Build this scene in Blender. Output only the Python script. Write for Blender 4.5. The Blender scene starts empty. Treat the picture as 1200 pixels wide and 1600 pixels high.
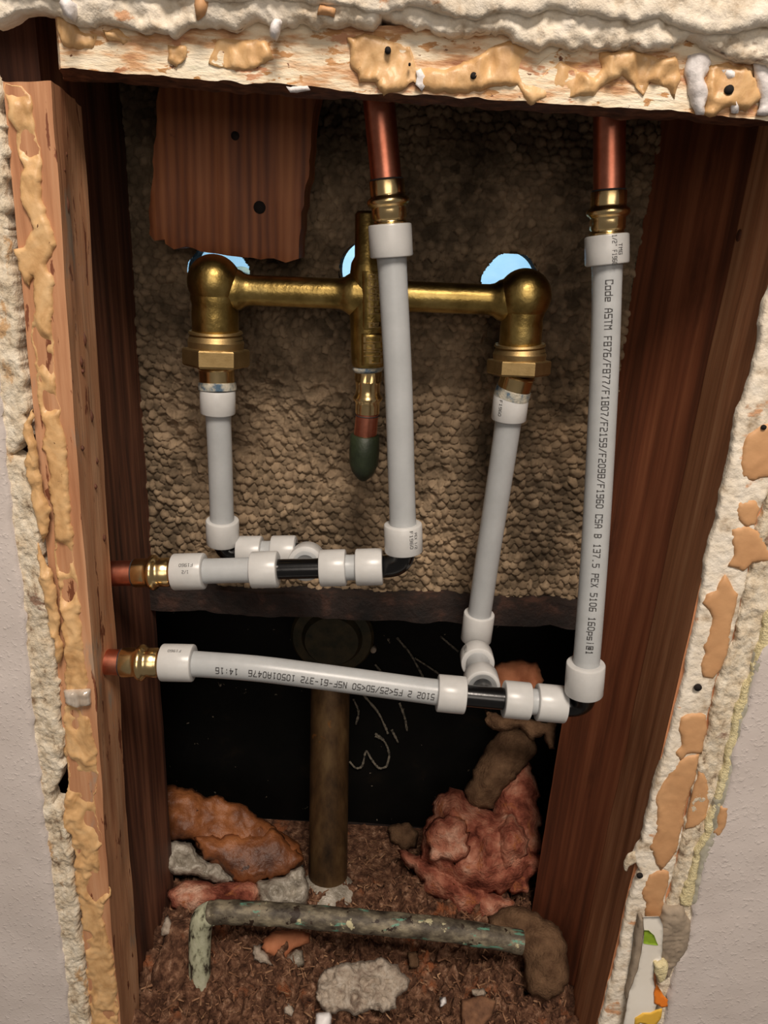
import bpy, bmesh, math, random
import numpy as np
from mathutils import Vector, Matrix, geometry
random.seed(7); rng = np.random.default_rng(11)
C = bpy.context.scene.collection
S = bpy.context.scene

# ------------------------------------------------------------------ camera
F = 1155.0; PITCH = math.radians(21); ROLL = math.radians(3.5); CAMZ = 0.60
fw = Vector((0, math.cos(PITCH), -math.sin(PITCH)))
r0 = Vector((1, 0, 0)); u0 = Vector((0, math.sin(PITCH), math.cos(PITCH)))
RT = r0*math.cos(ROLL) + u0*math.sin(ROLL); UP = -r0*math.sin(ROLL) + u0*math.cos(ROLL)
CAM = Vector((0, 0, CAMZ))
cd = bpy.data.cameras.new('camera'); cam = bpy.data.objects.new('camera', cd); C.objects.link(cam)
cd.sensor_fit = 'VERTICAL'; cd.sensor_height = 36; cd.lens = F/1600*36; cd.clip_start = 0.01
m = Matrix((RT, UP, -fw)).transposed().to_4x4(); m.translation = CAM; cam.matrix_world = m
S.camera = cam

# ------------------------------------------------------------------ light and exposure
w = bpy.data.worlds.new('world'); S.world = w; w.use_nodes = True
w.node_tree.nodes['Background'].inputs[0].default_value = (1.0, 0.88, 0.78, 1)
w.node_tree.nodes['Background'].inputs[1].default_value = 0.12
def area(name, loc, target, size, power, col, size_y=None):
    l = bpy.data.lights.new(name, 'AREA'); l.energy = power; l.color = col; l.size = size
    if size_y: l.shape = 'RECTANGLE'; l.size_y = size_y
    o = bpy.data.objects.new(name, l); C.objects.link(o); o.location = loc
    o.rotation_euler = (Vector(target)-Vector(loc)).to_track_quat('-Z', 'Y').to_euler(); return o
area('bathroom_ceiling_lamp', (0.12, -0.50, 1.72), (0.0, 0.42, 0.35), 0.42, 24.0, (1.0, 0.87, 0.75))
area('front_fill_light', (0.10, -1.05, 0.95), (0.0, 0.42, 0.35), 0.9, 4.4, (1.0, 0.88, 0.77), 0.6)  # added frontal fill, also gives the brass its bright bands
area('shower_fill_light', (0.0, 0.72, 0.82), (0.0, 0.98, 0.60), 0.25, 2.6, (0.75, 0.9, 1.0))  # added cool lamp to brighten the tile behind the holes
v = S.view_settings; S.display_settings.display_device = 'sRGB'
v.view_transform = 'Standard'; v.look = 'None'; v.gamma = 1; v.use_curve_mapping = False; v.exposure = 0.08

# ------------------------------------------------------------------ pixel to place helpers
def ray(px, py): return fw + RT*((px-600)/F) + UP*((800-py)/F)
def P(px, py, dy): d = ray(px, py); return CAM + d*(dy/d.y)
def PZ(px, py, z): d = ray(px, py); return CAM + d*((z-CAMZ)/d.z)
def PN(px, py, o, n): d = ray(px, py); return CAM + d*((o-CAM).dot(n)/d.dot(n))
def depth(p): return (p-CAM).dot(fw)
def R(wpx, p): return wpx/F*depth(p)          # length of wpx pixels at point p
def onray(px, py, dy): return P(px, py, dy)

# ------------------------------------------------------------------ noise
_L = rng.random((64, 64, 64)).astype(np.float32)
def vn(p, f):
    q = np.asarray(p, dtype=np.float64)*f; i = np.floor(q).astype(int); t = q-i; t = t*t*(3-2*t)
    out = 0
    for a in (0, 1):
        for b in (0, 1):
            for c in (0, 1):
                wgt = (t[..., 0] if a else 1-t[..., 0])*(t[..., 1] if b else 1-t[..., 1])*(t[..., 2] if c else 1-t[..., 2])
                out = out + wgt*_L[(i[..., 0]+a) & 63, (i[..., 1]+b) & 63, (i[..., 2]+c) & 63]
    return out*2-1
def fbm(p, f, o=4, g=0.5):
    s = 0; a = 1
    for k in range(o): s = s + a*vn(np.asarray(p)+k*3.7, f*2**k); a *= g
    return s

# ------------------------------------------------------------------ materials
def lin(c): return tuple(((x/255)/12.92 if x/255 <= .04045 else ((x/255+.055)/1.055)**2.4) for x in c)+(1,)
MATS = {}
def mat(name, cols, scale=(80, 80, 80), detail=6, rough=.7, metal=0, bump=0.0, bscale=None, bdist=.001,
        spots=None, sss=0, dist=0.0, rvar=0, spec=.5, coat=0, bump2=None, ramp_mode='LINEAR', wave=None, attr=None, trans=0):
    """cols: [(pos, rgb255)...] mapped by stretched noise; spots: (scale, threshold, width, rgb)"""
    mt = bpy.data.materials.new(name); mt.use_nodes = True; nt = mt.node_tree; N = nt.nodes; K = nt.links
    b = N['Principled BSDF']; tc = N.new('ShaderNodeTexCoord')
    def noise(sc, det=6, di=0.0, off=0):
        mp = N.new('ShaderNodeMapping'); K.new(tc.outputs['Object'], mp.inputs[0]); mp.inputs['Scale'].default_value = sc; mp.inputs['Location'].default_value = (off, off*2, off*3)
        n = N.new('ShaderNodeTexNoise'); n.inputs['Scale'].default_value = 1; n.inputs['Detail'].default_value = det; n.inputs['Distortion'].default_value = di
        n.inputs['Roughness'].default_value = .6
        K.new(mp.outputs[0], n.inputs['Vector']); return n
    n = noise(scale, detail, dist)
    src = n.outputs['Fac']
    if wave:
        mp = N.new('ShaderNodeMapping'); K.new(tc.outputs['Object'], mp.inputs[0]); mp.inputs['Scale'].default_value = wave[0]
        wv = N.new('ShaderNodeTexWave'); wv.wave_type = 'BANDS'; wv.bands_direction = wave[3] if len(wave) > 3 else 'X'
        wv.inputs['Scale'].default_value = 1; wv.inputs['Distortion'].default_value = wave[1]; wv.inputs['Detail'].default_value = 3; wv.inputs['Detail Scale'].default_value = .6
        K.new(mp.outputs[0], wv.inputs['Vector'])
        mx = N.new('ShaderNodeMix'); mx.inputs[0].default_value = wave[2]; K.new(src, mx.inputs[2]); K.new(wv.outputs['Fac'], mx.inputs[3]); src = mx.outputs[0]
    rp = N.new('ShaderNodeValToRGB'); K.new(src, rp.inputs[0]); e = rp.color_ramp.elements; rp.color_ramp.interpolation = ramp_mode
    while len(e) < len(cols): e.new(.5)
    for el, (p_, c_) in zip(e, cols): el.position = p_; el.color = lin(c_)
    col = rp.outputs[0]
    for k, sp in enumerate(spots or []):
        sc, th, wd, rgb = sp
        s = noise(sc, 5, .3, 7+3*k)
        mr = N.new('ShaderNodeMapRange'); mr.inputs[1].default_value = th; mr.inputs[2].default_value = th+wd; K.new(s.outputs['Fac'], mr.inputs[0])
        mx = N.new('ShaderNodeMix'); mx.data_type = 'RGBA'; K.new(mr.outputs[0], mx.inputs[0]); K.new(col, mx.inputs[6]); mx.inputs[7].default_value = lin(rgb); col = mx.outputs[2]
    if attr:
        at = N.new('ShaderNodeAttribute'); at.attribute_name = attr
        mx = N.new('ShaderNodeMix'); mx.data_type = 'RGBA'; mx.blend_type = 'MULTIPLY'; mx.inputs[0].default_value = 1
        K.new(col, mx.inputs[6]); K.new(at.outputs['Color'], mx.inputs[7]); col = mx.outputs[2]
    K.new(col, b.inputs['Base Color']); b.inputs['Metallic'].default_value = metal; b.inputs['Roughness'].default_value = rough
    b.inputs['Specular IOR Level'].default_value = spec
    if rvar:
        mr = N.new('ShaderNodeMapRange'); mr.inputs[3].default_value = rough-rvar; mr.inputs[4].default_value = rough+rvar; K.new(n.outputs['Fac'], mr.inputs[0]); K.new(mr.outputs[0], b.inputs['Roughness'])
    if sss: b.inputs['Subsurface Weight'].default_value = sss; b.inputs['Subsurface Radius'].default_value = (1, .9, .8); b.inputs['Subsurface Scale'].default_value = .004
    if coat: b.inputs['Coat Weight'].default_value = coat; b.inputs['Coat Roughness'].default_value = .15
    if trans: b.inputs['Transmission Weight'].default_value = trans
    if bump:
        bn = noise(bscale or scale, 5)
        bp = N.new('ShaderNodeBump'); bp.inputs['Strength'].default_value = bump; bp.inputs['Distance'].default_value = bdist
        K.new(bn.outputs['Fac'], bp.inputs['Height']); last = bp
        if bump2:
            b2 = noise(bump2[0], 3, 0, 5); mr = N.new('ShaderNodeMapRange'); mr.inputs[1].default_value = bump2[2]; mr.inputs[2].default_value = bump2[2]+.30; mr.interpolation_type = 'SMOOTHSTEP'
            K.new(b2.outputs['Fac'], mr.inputs[0])
            bp2 = N.new('ShaderNodeBump'); bp2.inputs['Strength'].default_value = bump2[1]; bp2.inputs['Distance'].default_value = bdist
            K.new(mr.outputs[0], bp2.inputs['Height']); K.new(bp.outputs[0], bp2.inputs['Normal']); last = bp2
        K.new(last.outputs[0], b.inputs['Normal'])
    MATS[name] = mt; return mt

W_PAINT = mat('painted_drywall', [(.3, (204, 194, 188)), (.7, (216, 207, 202))], (20, 20, 20), rough=.45, bump=.15, bscale=(500, 500, 500), bdist=.0006, bump2=((300, 300, 300), .55, .50))
PLAST = mat('broken_plaster', [(.3, (128, 104, 80)), (.42, (206, 190, 164)), (.75, (238, 230, 212))], (170, 170, 90), rough=.85, bump=.9, bscale=(420, 420, 300), bdist=.0016,
            spots=[((60, 60, 30), .62, .05, (196, 160, 118)), ((35, 35, 35), .66, .04, (150, 120, 100))])
PLAST2 = mat('white_plaster_core', [(.3, (176, 156, 130)), (.45, (228, 216, 196)), (.8, (246, 240, 228))], (90, 90, 90), rough=.8, bump=.7, bscale=(350, 350, 350), bdist=.0012,
             spots=[((30, 30, 40), .61, .04, (206, 158, 120)), ((22, 60, 60), .66, .06, (120, 92, 72))])
YELL = mat('yellow_foamy_paint', [(.3, (214, 198, 150)), (.6, (236, 224, 178)), (.8, (240, 232, 204))], (160, 160, 160), rough=.7, bump=1, bscale=(600, 600, 600), bdist=.0016)
MASTIC = mat('tan_mastic', [(.25, (178, 134, 86)), (.5, (214, 172, 120)), (.8, (228, 194, 146))], (60, 60, 45), rough=.42, bump=.5, bscale=(180, 180, 120), bdist=.001, dist=1.2,
             spots=[((260, 260, 200), .70, .02, (90, 54, 30))])
MASTIC2 = mat('tan_filler', [(.3, (190, 142, 98)), (.7, (208, 162, 116))], (30, 30, 30), rough=.6, bump=.3, bscale=(150, 150, 150), bdist=.0008)
PUTTY = mat('white_putty', [(.3, (212, 206, 204)), (.7, (240, 238, 238))], (80, 80, 80), rough=.5, bump=.6, bscale=(250, 250, 250), bdist=.001)
WOODF = mat('weathered_front_wood', [(.25, (150, 96, 64)), (.5, (190, 138, 100)), (.75, (210, 166, 130))], (110, 110, 7), rough=.7, bump=.5, bscale=(400, 400, 16), bdist=.0008,
            spots=[((150, 150, 34), .62, .02, (120, 68, 42)), ((40, 40, 12), .6, .08, (164, 142, 122))])
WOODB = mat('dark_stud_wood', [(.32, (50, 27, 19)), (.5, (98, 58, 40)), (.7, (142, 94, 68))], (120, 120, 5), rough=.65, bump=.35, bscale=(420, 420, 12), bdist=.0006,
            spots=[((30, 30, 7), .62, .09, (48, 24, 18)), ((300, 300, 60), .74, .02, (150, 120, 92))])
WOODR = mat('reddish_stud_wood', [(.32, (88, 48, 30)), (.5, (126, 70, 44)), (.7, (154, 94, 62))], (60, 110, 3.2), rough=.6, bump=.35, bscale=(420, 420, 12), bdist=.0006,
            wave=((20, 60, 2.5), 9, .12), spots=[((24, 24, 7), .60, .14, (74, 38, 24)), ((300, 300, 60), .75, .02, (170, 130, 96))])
WOODR2 = mat('brown_front_stud_wood', [(.32, (150, 98, 66)), (.5, (196, 134, 94)), (.7, (222, 166, 124))], (110, 110, 4), rough=.65, bump=.4, bscale=(420, 420, 12), bdist=.0006,
             spots=[((24, 24, 8), .63, .12, (96, 58, 38)), ((260, 260, 60), .72, .02, (190, 160, 126))])
BLOCK = mat('pine_block_wood', [(.3, (104, 54, 26)), (.5, (146, 84, 44)), (.75, (176, 112, 66))], (90, 90, 5), rough=.6, bump=.3, bscale=(400, 400, 10), bdist=.0006,
            wave=((60, 10, 16), 3.5, .16), spots=[((36, 36, 30), .68, .05, (84, 36, 16))])
HEADM = mat('paint_smeared_header_wood', [(.36, (150, 98, 62)), (.44, (206, 160, 116)), (.52, (234, 216, 186)), (.66, (240, 230, 208)), (.8, (216, 218, 180))], (22, 60, 110), rough=.6, bump=.8, bscale=(120, 300, 420), bdist=.0012,
            spots=[((70, 90, 170), .58, .03, (190, 140, 88)), ((22, 60, 50), .58, .02, (196, 142, 104)), ((160, 160, 260), .66, .02, (110, 66, 38))])
MORTAR = mat('mortar_beads', [(.3, (112, 96, 76)), (.5, (144, 124, 100)), (.75, (174, 152, 124))], (60, 60, 60), rough=.92, bump=.6, bscale=(900, 900, 900), bdist=.0006, attr='tone', spec=.2)
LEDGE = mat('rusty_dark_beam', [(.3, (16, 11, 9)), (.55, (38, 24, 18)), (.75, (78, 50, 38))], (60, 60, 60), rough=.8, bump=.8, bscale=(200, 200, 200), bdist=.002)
BLACK = mat('black_tub_enamel', [(.3, (7, 7, 6)), (.6, (13, 12, 10)), (.8, (30, 24, 16))], (30, 30, 30), rough=.6, spec=.12, spots=[((110, 110, 110), .70, .01, (120, 110, 96))])
CHALK = mat('chalk', [(.35, (40, 38, 33)), (.6, (120, 112, 98))], (300, 300, 300), rough=.9)
BRASS = mat('cast_brass', [(.25, (104, 86, 46)), (.5, (170, 144, 84)), (.8, (204, 180, 116))], (70, 70, 70), rough=.34, metal=1, bump=.35, bscale=(160, 160, 160), bdist=.0012, rvar=.08)
BRASSN = mat('satin_brass', [(.3, (150, 126, 84)), (.7, (180, 154, 108))], (100, 100, 100), rough=.5, metal=1, bump=.15, bscale=(900, 900, 900), bdist=.0004)
BRASSP = mat('polished_brass', [(.3, (216, 186, 130)), (.7, (238, 212, 160))], (60, 60, 60), rough=.24, metal=1, bump=.06, bscale=(160, 160, 160), bdist=.0008)
COPPER = mat('copper', [(.3, (176, 104, 80)), (.55, (216, 138, 112)), (.8, (228, 164, 138))], (60, 60, 60), rough=.35, metal=1, bump=.1, bscale=(300, 300, 300), bdist=.0004)
OLDCU = mat('corroded_copper', [(.34, (48, 40, 32)), (.5, (92, 84, 70)), (.66, (142, 132, 110))], (70, 120, 120), rough=.6, metal=.15, bump=.6, bscale=(240, 240, 240), bdist=.001,
            spots=[((50, 160, 160), .60, .05, (96, 146, 126)), ((90, 90, 90), .63, .03, (190, 182, 146)), ((90, 90, 90), .60, .02, (44, 30, 20))])
LEGCU = mat('lime_scaled_copper', [(.38, (52, 44, 32)), (.47, (176, 178, 150)), (.8, (214, 214, 192))], (120, 120, 50), rough=.7, bump=.7, bscale=(240, 240, 160), bdist=.001)
GREEN = mat('oxidised_green_cap', [(.3, (18, 26, 16)), (.6, (40, 50, 30)), (.8, (58, 74, 50))], (90, 90, 90), rough=.5, bump=.4, bscale=(300, 300, 300))
CORR = mat('blue_white_corrosion', [(.35, (72, 96, 116)), (.5, (170, 168, 156)), (.65, (196, 188, 170))], (200, 200, 200), rough=.85, bump=.8, bscale=(500, 500, 500))
PEX = mat('translucent_white_plastic', [(.3, (170, 173, 174)), (.7, (182, 185, 186))], (60, 60, 60), rough=.33, sss=.35, bump=.05, bscale=(300, 300, 300))
RING = mat('white_ring_plastic', [(.3, (192, 192, 190)), (.7, (206, 206, 204))], (60, 60, 60), rough=.3, sss=.3, bump=.05, bscale=(300, 300, 300))
BLKP = mat('glossy_black_plastic', [(.3, (9, 9, 10)), (.7, (14, 14, 15))], (60, 60, 60), rough=.2, spec=.6, bump=.05, bscale=(200, 200, 200))
INK = mat('black_ink', [(.3, (38, 36, 36)), (.7, (58, 56, 56))], (900, 900, 900), rough=.6)
DRAIN = mat('brown_tarnished_brass', [(.3, (44, 32, 20)), (.5, (84, 62, 38)), (.8, (122, 98, 64))], (60, 60, 24), rough=.5, metal=.4, bump=.3, bscale=(200, 200, 60),
            spots=[((40, 40, 60), .66, .06, (128, 84, 40))])
DARKFL = mat('dark_flange', [(.3, (26, 30, 18)), (.7, (66, 56, 34))], (80, 80, 80), rough=.6, metal=.3, bump=.4, bscale=(200, 200, 200))
DIRT = mat('brown_debris', [(.28, (48, 30, 22)), (.45, (94, 64, 48)), (.58, (132, 96, 74)), (.72, (186, 150, 124))], (150, 150, 150), rough=.95, bump=1, bscale=(420, 420, 420), bdist=.003, spec=.2,
           spots=[((30, 30, 30), .60, .1, (158, 96, 62)), ((500, 500, 500), .74, .02, (226, 206, 184))])
SHARD = mat('wood_splinters', [(.3, (78, 50, 32)), (.5, (126, 88, 62)), (.8, (204, 164, 126))], (60, 60, 60), rough=.85)
ORLEAF = mat('orange_brown_paper', [(.3, (74, 40, 22)), (.48, (128, 76, 42)), (.62, (166, 104, 60)), (.78, (140, 104, 80))], (26, 26, 26), rough=.5, bump=.8, bscale=(90, 90, 90), bdist=.003,
             spots=[((120, 120, 120), .67, .03, (60, 30, 16))])
GREYPL = mat('crumpled_grey_plastic', [(.3, (120, 112, 98)), (.7, (190, 182, 168))], (80, 80, 80), rough=.25, bump=.9, bscale=(110, 110, 110), bdist=.004)
PINK = mat('pink_insulation', [(.36, (92, 46, 36)), (.47, (150, 86, 68)), (.58, (186, 126, 102)), (.7, (220, 176, 152))], (40, 40, 40), rough=.98, bump=1, bscale=(300, 300, 300), bdist=.003, spec=.1, sss=.0,
           spots=[((50, 50, 50), .58, .1, (170, 104, 66)), ((160, 160, 160), .7, .03, (96, 48, 30))])
TANBAT = mat('dusty_brown_insulation', [(.3, (82, 60, 44)), (.7, (126, 98, 74))], (90, 90, 90), rough=1, bump=1, bscale=(500, 500, 500), bdist=.002, spec=.1)
CHUNK = mat('mortar_rubble', [(.3, (124, 106, 92)), (.5, (170, 156, 140)), (.8, (206, 196, 182))], (120, 120, 120), rough=.9, bump=1, bscale=(350, 350, 350), bdist=.002)
BRICK = mat('terracotta_chip', [(.3, (150, 86, 54)), (.7, (200, 132, 92))], (50, 50, 50), rough=.8, bump=.5, bscale=(300, 300, 300))
PAPER = mat('white_wallpaper', [(.3, (232, 226, 214)), (.7, (240, 236, 226))], (40, 40, 40), rough=.6)
PAPERB = mat('wallpaper_backing', [(.3, (130, 116, 100)), (.7, (170, 154, 134))], (90, 90, 60), rough=.8)
LEAFG = mat('printed_green', [(.3, (128, 160, 34)), (.7, (150, 180, 52))], (40, 40, 40), rough=.6)
LEAFO = mat('printed_orange', [(.3, (232, 120, 30)), (.7, (240, 140, 44))], (40, 40, 40), rough=.6)
LEAFY = mat('printed_yellow', [(.3, (228, 178, 60)), (.7, (236, 196, 84))], (40, 40, 40), rough=.6)
TILE = mat('pale_blue_shower_tile', [(.3, (150, 200, 226)), (.6, (206, 232, 244))], (6, 2, 9), rough=.3)
FOIL = mat('shiny_clear_tape', [(.3, (168, 146, 124)), (.7, (232, 222, 208))], (120, 120, 8), rough=.15, bump=.6, bscale=(160, 160, 20), metal=.3)
GOUGE = mat('dark_gouged_wood', [(.3, (70, 38, 24)), (.7, (104, 60, 38))], (200, 200, 50))
HOLE = mat('dark_hole', [(.3, (14, 8, 6)), (.7, (26, 16, 12))], (50, 50, 50), rough=.9)

# ------------------------------------------------------------------ object helpers
def tag(o, label=None, cat=None, group=None, kind=None):
    if label: o['label'] = label
    if cat: o['category'] = cat
    if group: o['group'] = group
    if kind: o['kind'] = kind
    return o
def thing(name, label, cat, loc=(0, 0, 0), group=None):
    o = bpy.data.objects.new(name, None); C.objects.link(o); o.empty_display_size = .01
    o.location = loc; return tag(o, label, cat, group)
def mk(name, verts, faces, mt, parent=None, smooth=True, sharp=None, fmats=None, weld=0):
    me = bpy.data.meshes.new(name); me.from_pydata([tuple(v_) for v_ in verts], [], [tuple(f_) for f_ in faces])
    for mm_ in (mt if isinstance(mt, (list, tuple)) else [mt]): me.materials.append(mm_)
    if fmats is not None: me.polygons.foreach_set('material_index', fmats)
    if weld:
        b = bmesh.new(); b.from_mesh(me); bmesh.ops.remove_doubles(b, verts=b.verts, dist=weld); bmesh.ops.recalc_face_normals(b, faces=b.faces); b.to_mesh(me); b.free()
    if smooth:
        me.polygons.foreach_set('use_smooth', [True]*len(me.polygons))
        if sharp: me.set_sharp_from_angle(angle=math.radians(sharp))
    me.update()
    o = bpy.data.objects.new(name, me); C.objects.link(o)
    if parent:
        o.parent = parent
        off = Vector((0, 0, 0)); q_ = parent
        while q_: off += Vector(q_.location); q_ = q_.parent
        if off.length: me.transform(Matrix.Translation(-off))   # child keeps world place
    return o

class MB:
    def __init__(s): s.v = []; s.f = []; s.m = []
    def add(s, v_, f_, mi=0):
        n = len(s.v); s.v += [Vector(x) for x in v_]; s.f += [tuple(i+n for i in q) for q in f_]; s.m += [mi]*len(f_)
    def build(s, name, mt, parent=None, **k): return mk(name, s.v, s.f, mt, parent, fmats=s.m, **k)

def sweep(path, radii, seg=32, cap=True, mod=None):
    path = [Vector(p_) for p_ in path]; n = len(path); T = []
    for i in range(n):
        a, b = path[max(i-1, 0)], path[min(i+1, n-1)]; j = i; k = i
        while (b-a).length < 1e-7 and (j > 0 or k < n-1): j = max(j-1, 0); k = min(k+1, n-1); a, b = path[j], path[k]
        T.append((b-a).normalized())
    x = T[0].orthogonal().normalized()
    V_ = []; Fc = []
    for i in range(n):
        x = (x-T[i]*x.dot(T[i])).normalized(); y = T[i].cross(x)
        for k in range(seg):
            th = 2*math.pi*k/seg; r = radii[i]*(mod(i, th) if mod else 1)
            V_.append(path[i]+(x*math.cos(th)+y*math.sin(th))*r)
    for i in range(n-1):
        for k in range(seg):
            a = i*seg+k; b = i*seg+(k+1) % seg; Fc.append((a, b, b+seg, a+seg))
    if cap: Fc.append(tuple(range(seg-1, -1, -1))); Fc.append(tuple((n-1)*seg+k for k in range(seg)))
    return V_, Fc
def lathe(a, b, prof, seg=40, scale=1, hexa=None):
    """prof: (t 0..1 along a-b, radius in metres[, hex amount])"""
    a = Vector(a); b = Vector(b); pts = [a+(b-a)*p_[0] for p_ in prof]
    T = (b-a).normalized(); x = T.orthogonal().normalized(); y = T.cross(x)
    cx = UP.cross(T); V_ = []; Fc = []
    # orient a hex flat towards the viewer side
    side = (CAM-a); side = side-T*side.dot(T); x = side.normalized(); y = T.cross(x)
    for p_, q in zip(pts, prof):
        h = q[2] if len(q) > 2 else 0
        for k in range(seg):
            th = 2*math.pi*k/seg; r = q[1]
            if h:
                ph = ((th+math.pi/6) % (math.pi/3))-math.pi/6
                r = r*((1-h)+h*(math.cos(math.pi/6)/math.cos(ph)) if h < 1 else math.cos(math.pi/6)/math.cos(ph)*1.0)
            V_.append(p_+(x*math.cos(th)+y*math.sin(th))*r)
    n = len(pts)
    for i in range(n-1):
        for k in range(seg):
            a_ = i*seg+k; b_ = i*seg+(k+1) % seg; Fc.append((a_, b_, b_+seg, a_+seg))
    Fc.append(tuple(range(seg-1, -1, -1))); Fc.append(tuple((n-1)*seg+k for k in range(seg)))
    return V_, Fc
def bez(pts, n=24):
    """Catmull-Rom through points"""
    pts = [Vector(p_) for p_ in pts]; pts = [pts[0]*2-pts[1]]+pts+[pts[-1]*2-pts[-2]]; out = []
    for i in range(1, len(pts)-2):
        for k in range(n):
            t = k/n; p0, p1, p2, p3 = pts[i-1:i+3]
            out.append(.5*((2*p1)+(-p0+p2)*t+(2*p0-5*p1+4*p2-p3)*t*t+(-p0+3*p1-3*p2+p3)*t**3))
    out.append(pts[-2]); return out
def hexa(front, back, n, amp=.0004, freq=60, zamp=0):
    """front/back: 4 corners each (tl,tr,br,bl); welded grid box with rough skin"""
    nu, nv, nw = n; f = [Vector(x) for x in front]; b = [Vector(x) for x in back]
    def pt(u, v_, w_):
        A = f[0].lerp(f[1], u).lerp(f[3].lerp(f[2], u), v_); B = b[0].lerp(b[1], u).lerp(b[3].lerp(b[2], u), v_); return A.lerp(B, w_)
    V_ = []; Fc = []
    def grid(n1, n2, fn, flip):
        o = len(V_)
        for j in range(n2+1):
            for i in range(n1+1): V_.append(fn(i/n1, j/n2))
        for j in range(n2):
            for i in range(n1):
                q = (o+j*(n1+1)+i, o+j*(n1+1)+i+1, o+(j+1)*(n1+1)+i+1, o+(j+1)*(n1+1)+i); Fc.append(q[::-1] if flip else q)
    grid(nu, nv, lambda a, c: pt(a, c, 0), True); grid(nu, nv, lambda a, c: pt(a, c, 1), False)
    grid(nw, nv, lambda a, c: pt(0, c, a), False); grid(nw, nv, lambda a, c: pt(1, c, a), True)
    grid(nu, nw, lambda a, c: pt(a, 0, c), False); grid(nu, nw, lambda a, c: pt(a, 1, c), True)
    A = np.array([tuple(x) for x in V_]); q = A*np.array([1, 1, .25])
    A = A+amp*np.stack([fbm(q+9, freq, 3), fbm(q+19, freq, 3), fbm(q+29, freq, 3)*(1+zamp)], -1)
    return [Vector(x) for x in A], Fc

def inpoly(px, py, poly):
    c = np.zeros(px.shape, bool); n = len(poly); j = n-1
    for i in range(n):
        xi, yi = poly[i]; xj, yj = poly[j]
        if yi != yj: c ^= ((yi > py) != (yj > py)) & (px < (xj-xi)*(py-yi)/(yj-yi)+xi)
        j = i
    return c
def pdist(pts, poly):
    A = np.asarray(poly); B = np.roll(A, -1, 0); d = np.full(len(pts), 1e9)
    for a, b in zip(A, B):
        ab = b-a; L = (ab@ab)+1e-14; t = np.clip(((pts-a)@ab)/L, 0, 1); q = a+t[:, None]*ab
        d = np.minimum(d, np.hypot(*(pts-q).T))
    return d
def sheet(name, poly_px, o, n, res, hfn, mt, parent=None, edge=.0006, efreq=150, thick=.008, back=None, seed=0, sharp=None, warp=None):
    """outline seen at poly_px laid on the plane (o,n); front raised by hfn(dist, P3) along n; skirt of depth thick, or back=ratio closes with a bulged back"""
    o = Vector(o); n = Vector(n).normalized(); u = Vector((0, 0, 1)).cross(n)
    u = u.normalized() if u.length > 1e-4 else Vector((1, 0, 0)); v_ = n.cross(u)
    W = [PN(x, y, o, n)-o for x, y in poly_px]; pl = np.array([(q.dot(u), q.dot(v_)) for q in W])
    dens = []
    for a, b in zip(pl, np.roll(pl, -1, 0)):
        k = max(1, int(np.hypot(*(b-a))/res))
        for i in range(k): dens.append(a+(b-a)*i/k)
    dens = np.array(dens); q3 = np.c_[dens, np.full(len(dens), seed*1.7)]
    dens = dens+edge*np.c_[fbm(q3, efreq, 4, .6), fbm(q3+5, efreq, 4, .6)]
    mn = dens.min(0); mx = dens.max(0); gx, gy = np.meshgrid(np.arange(mn[0], mx[0], res), np.arange(mn[1], mx[1], res*.9))
    gx = gx+(np.arange(gx.shape[0]) % 2)[:, None]*res/2; g = np.c_[gx.ravel(), gy.ravel()]; g = g+rng.uniform(-.2, .2, g.shape)*res
    g = g[inpoly(g[:, 0], g[:, 1], dens)]
    if len(g): g = g[pdist(g, dens) > res*.45]
    allp = np.vstack([dens, g]) if len(g) else dens; nb = len(dens)
    r = geometry.delaunay_2d_cdt([Vector(p_) for p_ in allp.tolist()], [], [list(range(nb))], 1, 1e-7)
    pv = np.array([tuple(x) for x in r[0]]); tris = [tuple(t) for t in r[2]]
    d = pdist(pv, dens); P3 = np.array([tuple(o+u*a+v_*b) for a, b in pv]); H = hfn(d, P3)
    nn = np.array(tuple(n)); Fr = P3+nn*H[:, None]
    from collections import Counter
    cnt = Counter(); 
    for t in tris:
        for i in range(3): cnt[tuple(sorted((t[i], t[(i+1) % 3])))] += 1
    # make front face along n
    fx = []
    for t in tris:
        a, b, c = (pv[i] for i in t); s = (b[0]-a[0])*(c[1]-a[1])-(b[1]-a[1])*(c[0]-a[0]); fx.append(t if s > 0 else t[::-1])
    V_ = list(Fr); N0 = len(V_); Fc = list(fx)
    if back is None:
        bd = {}
        for t in fx:
            for i in range(3):
                e = (t[i], t[(i+1) % 3])
                if cnt[tuple(sorted(e))] == 1: bd[e] = 1
        idx = {}
        for (a, b) in bd:
            for k in (a, b):
                if k not in idx: idx[k] = len(V_); V_.append(P3[k]-nn*thick)
            Fc.append((b, a, idx[a], idx[b]))
    else:
        idx = {}
        for k in range(N0):
            if d[k] < 1e-6: idx[k] = k
            else: idx[k] = len(V_); V_.append(P3[k]-nn*H[k]*back)
        Fc += [(idx[t[2]], idx[t[1]], idx[t[0]]) for t in fx]
    V_ = np.array(V_)
    if warp: V_ = warp(V_)
    return mk(name, [Vector(x) for x in V_], Fc, mt, parent, sharp=sharp)
YN = (0, -1, 0)
def wallsheet(name, poly, dy, res, hfn, mt, parent=None, **k): return sheet(name, poly, (0, dy, CAMZ), YN, res, hfn, mt, parent, **k)
def bumpy(base, amp, freq, rnd, oct=4):
    return lambda d, p: (base+.6*amp*fbm(p, freq, oct, .6)+.32*amp*(1-2*np.abs(fbm(p+3, freq*3.2, 3, .6))))*np.clip(d/rnd, 0, 1)**.35
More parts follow.
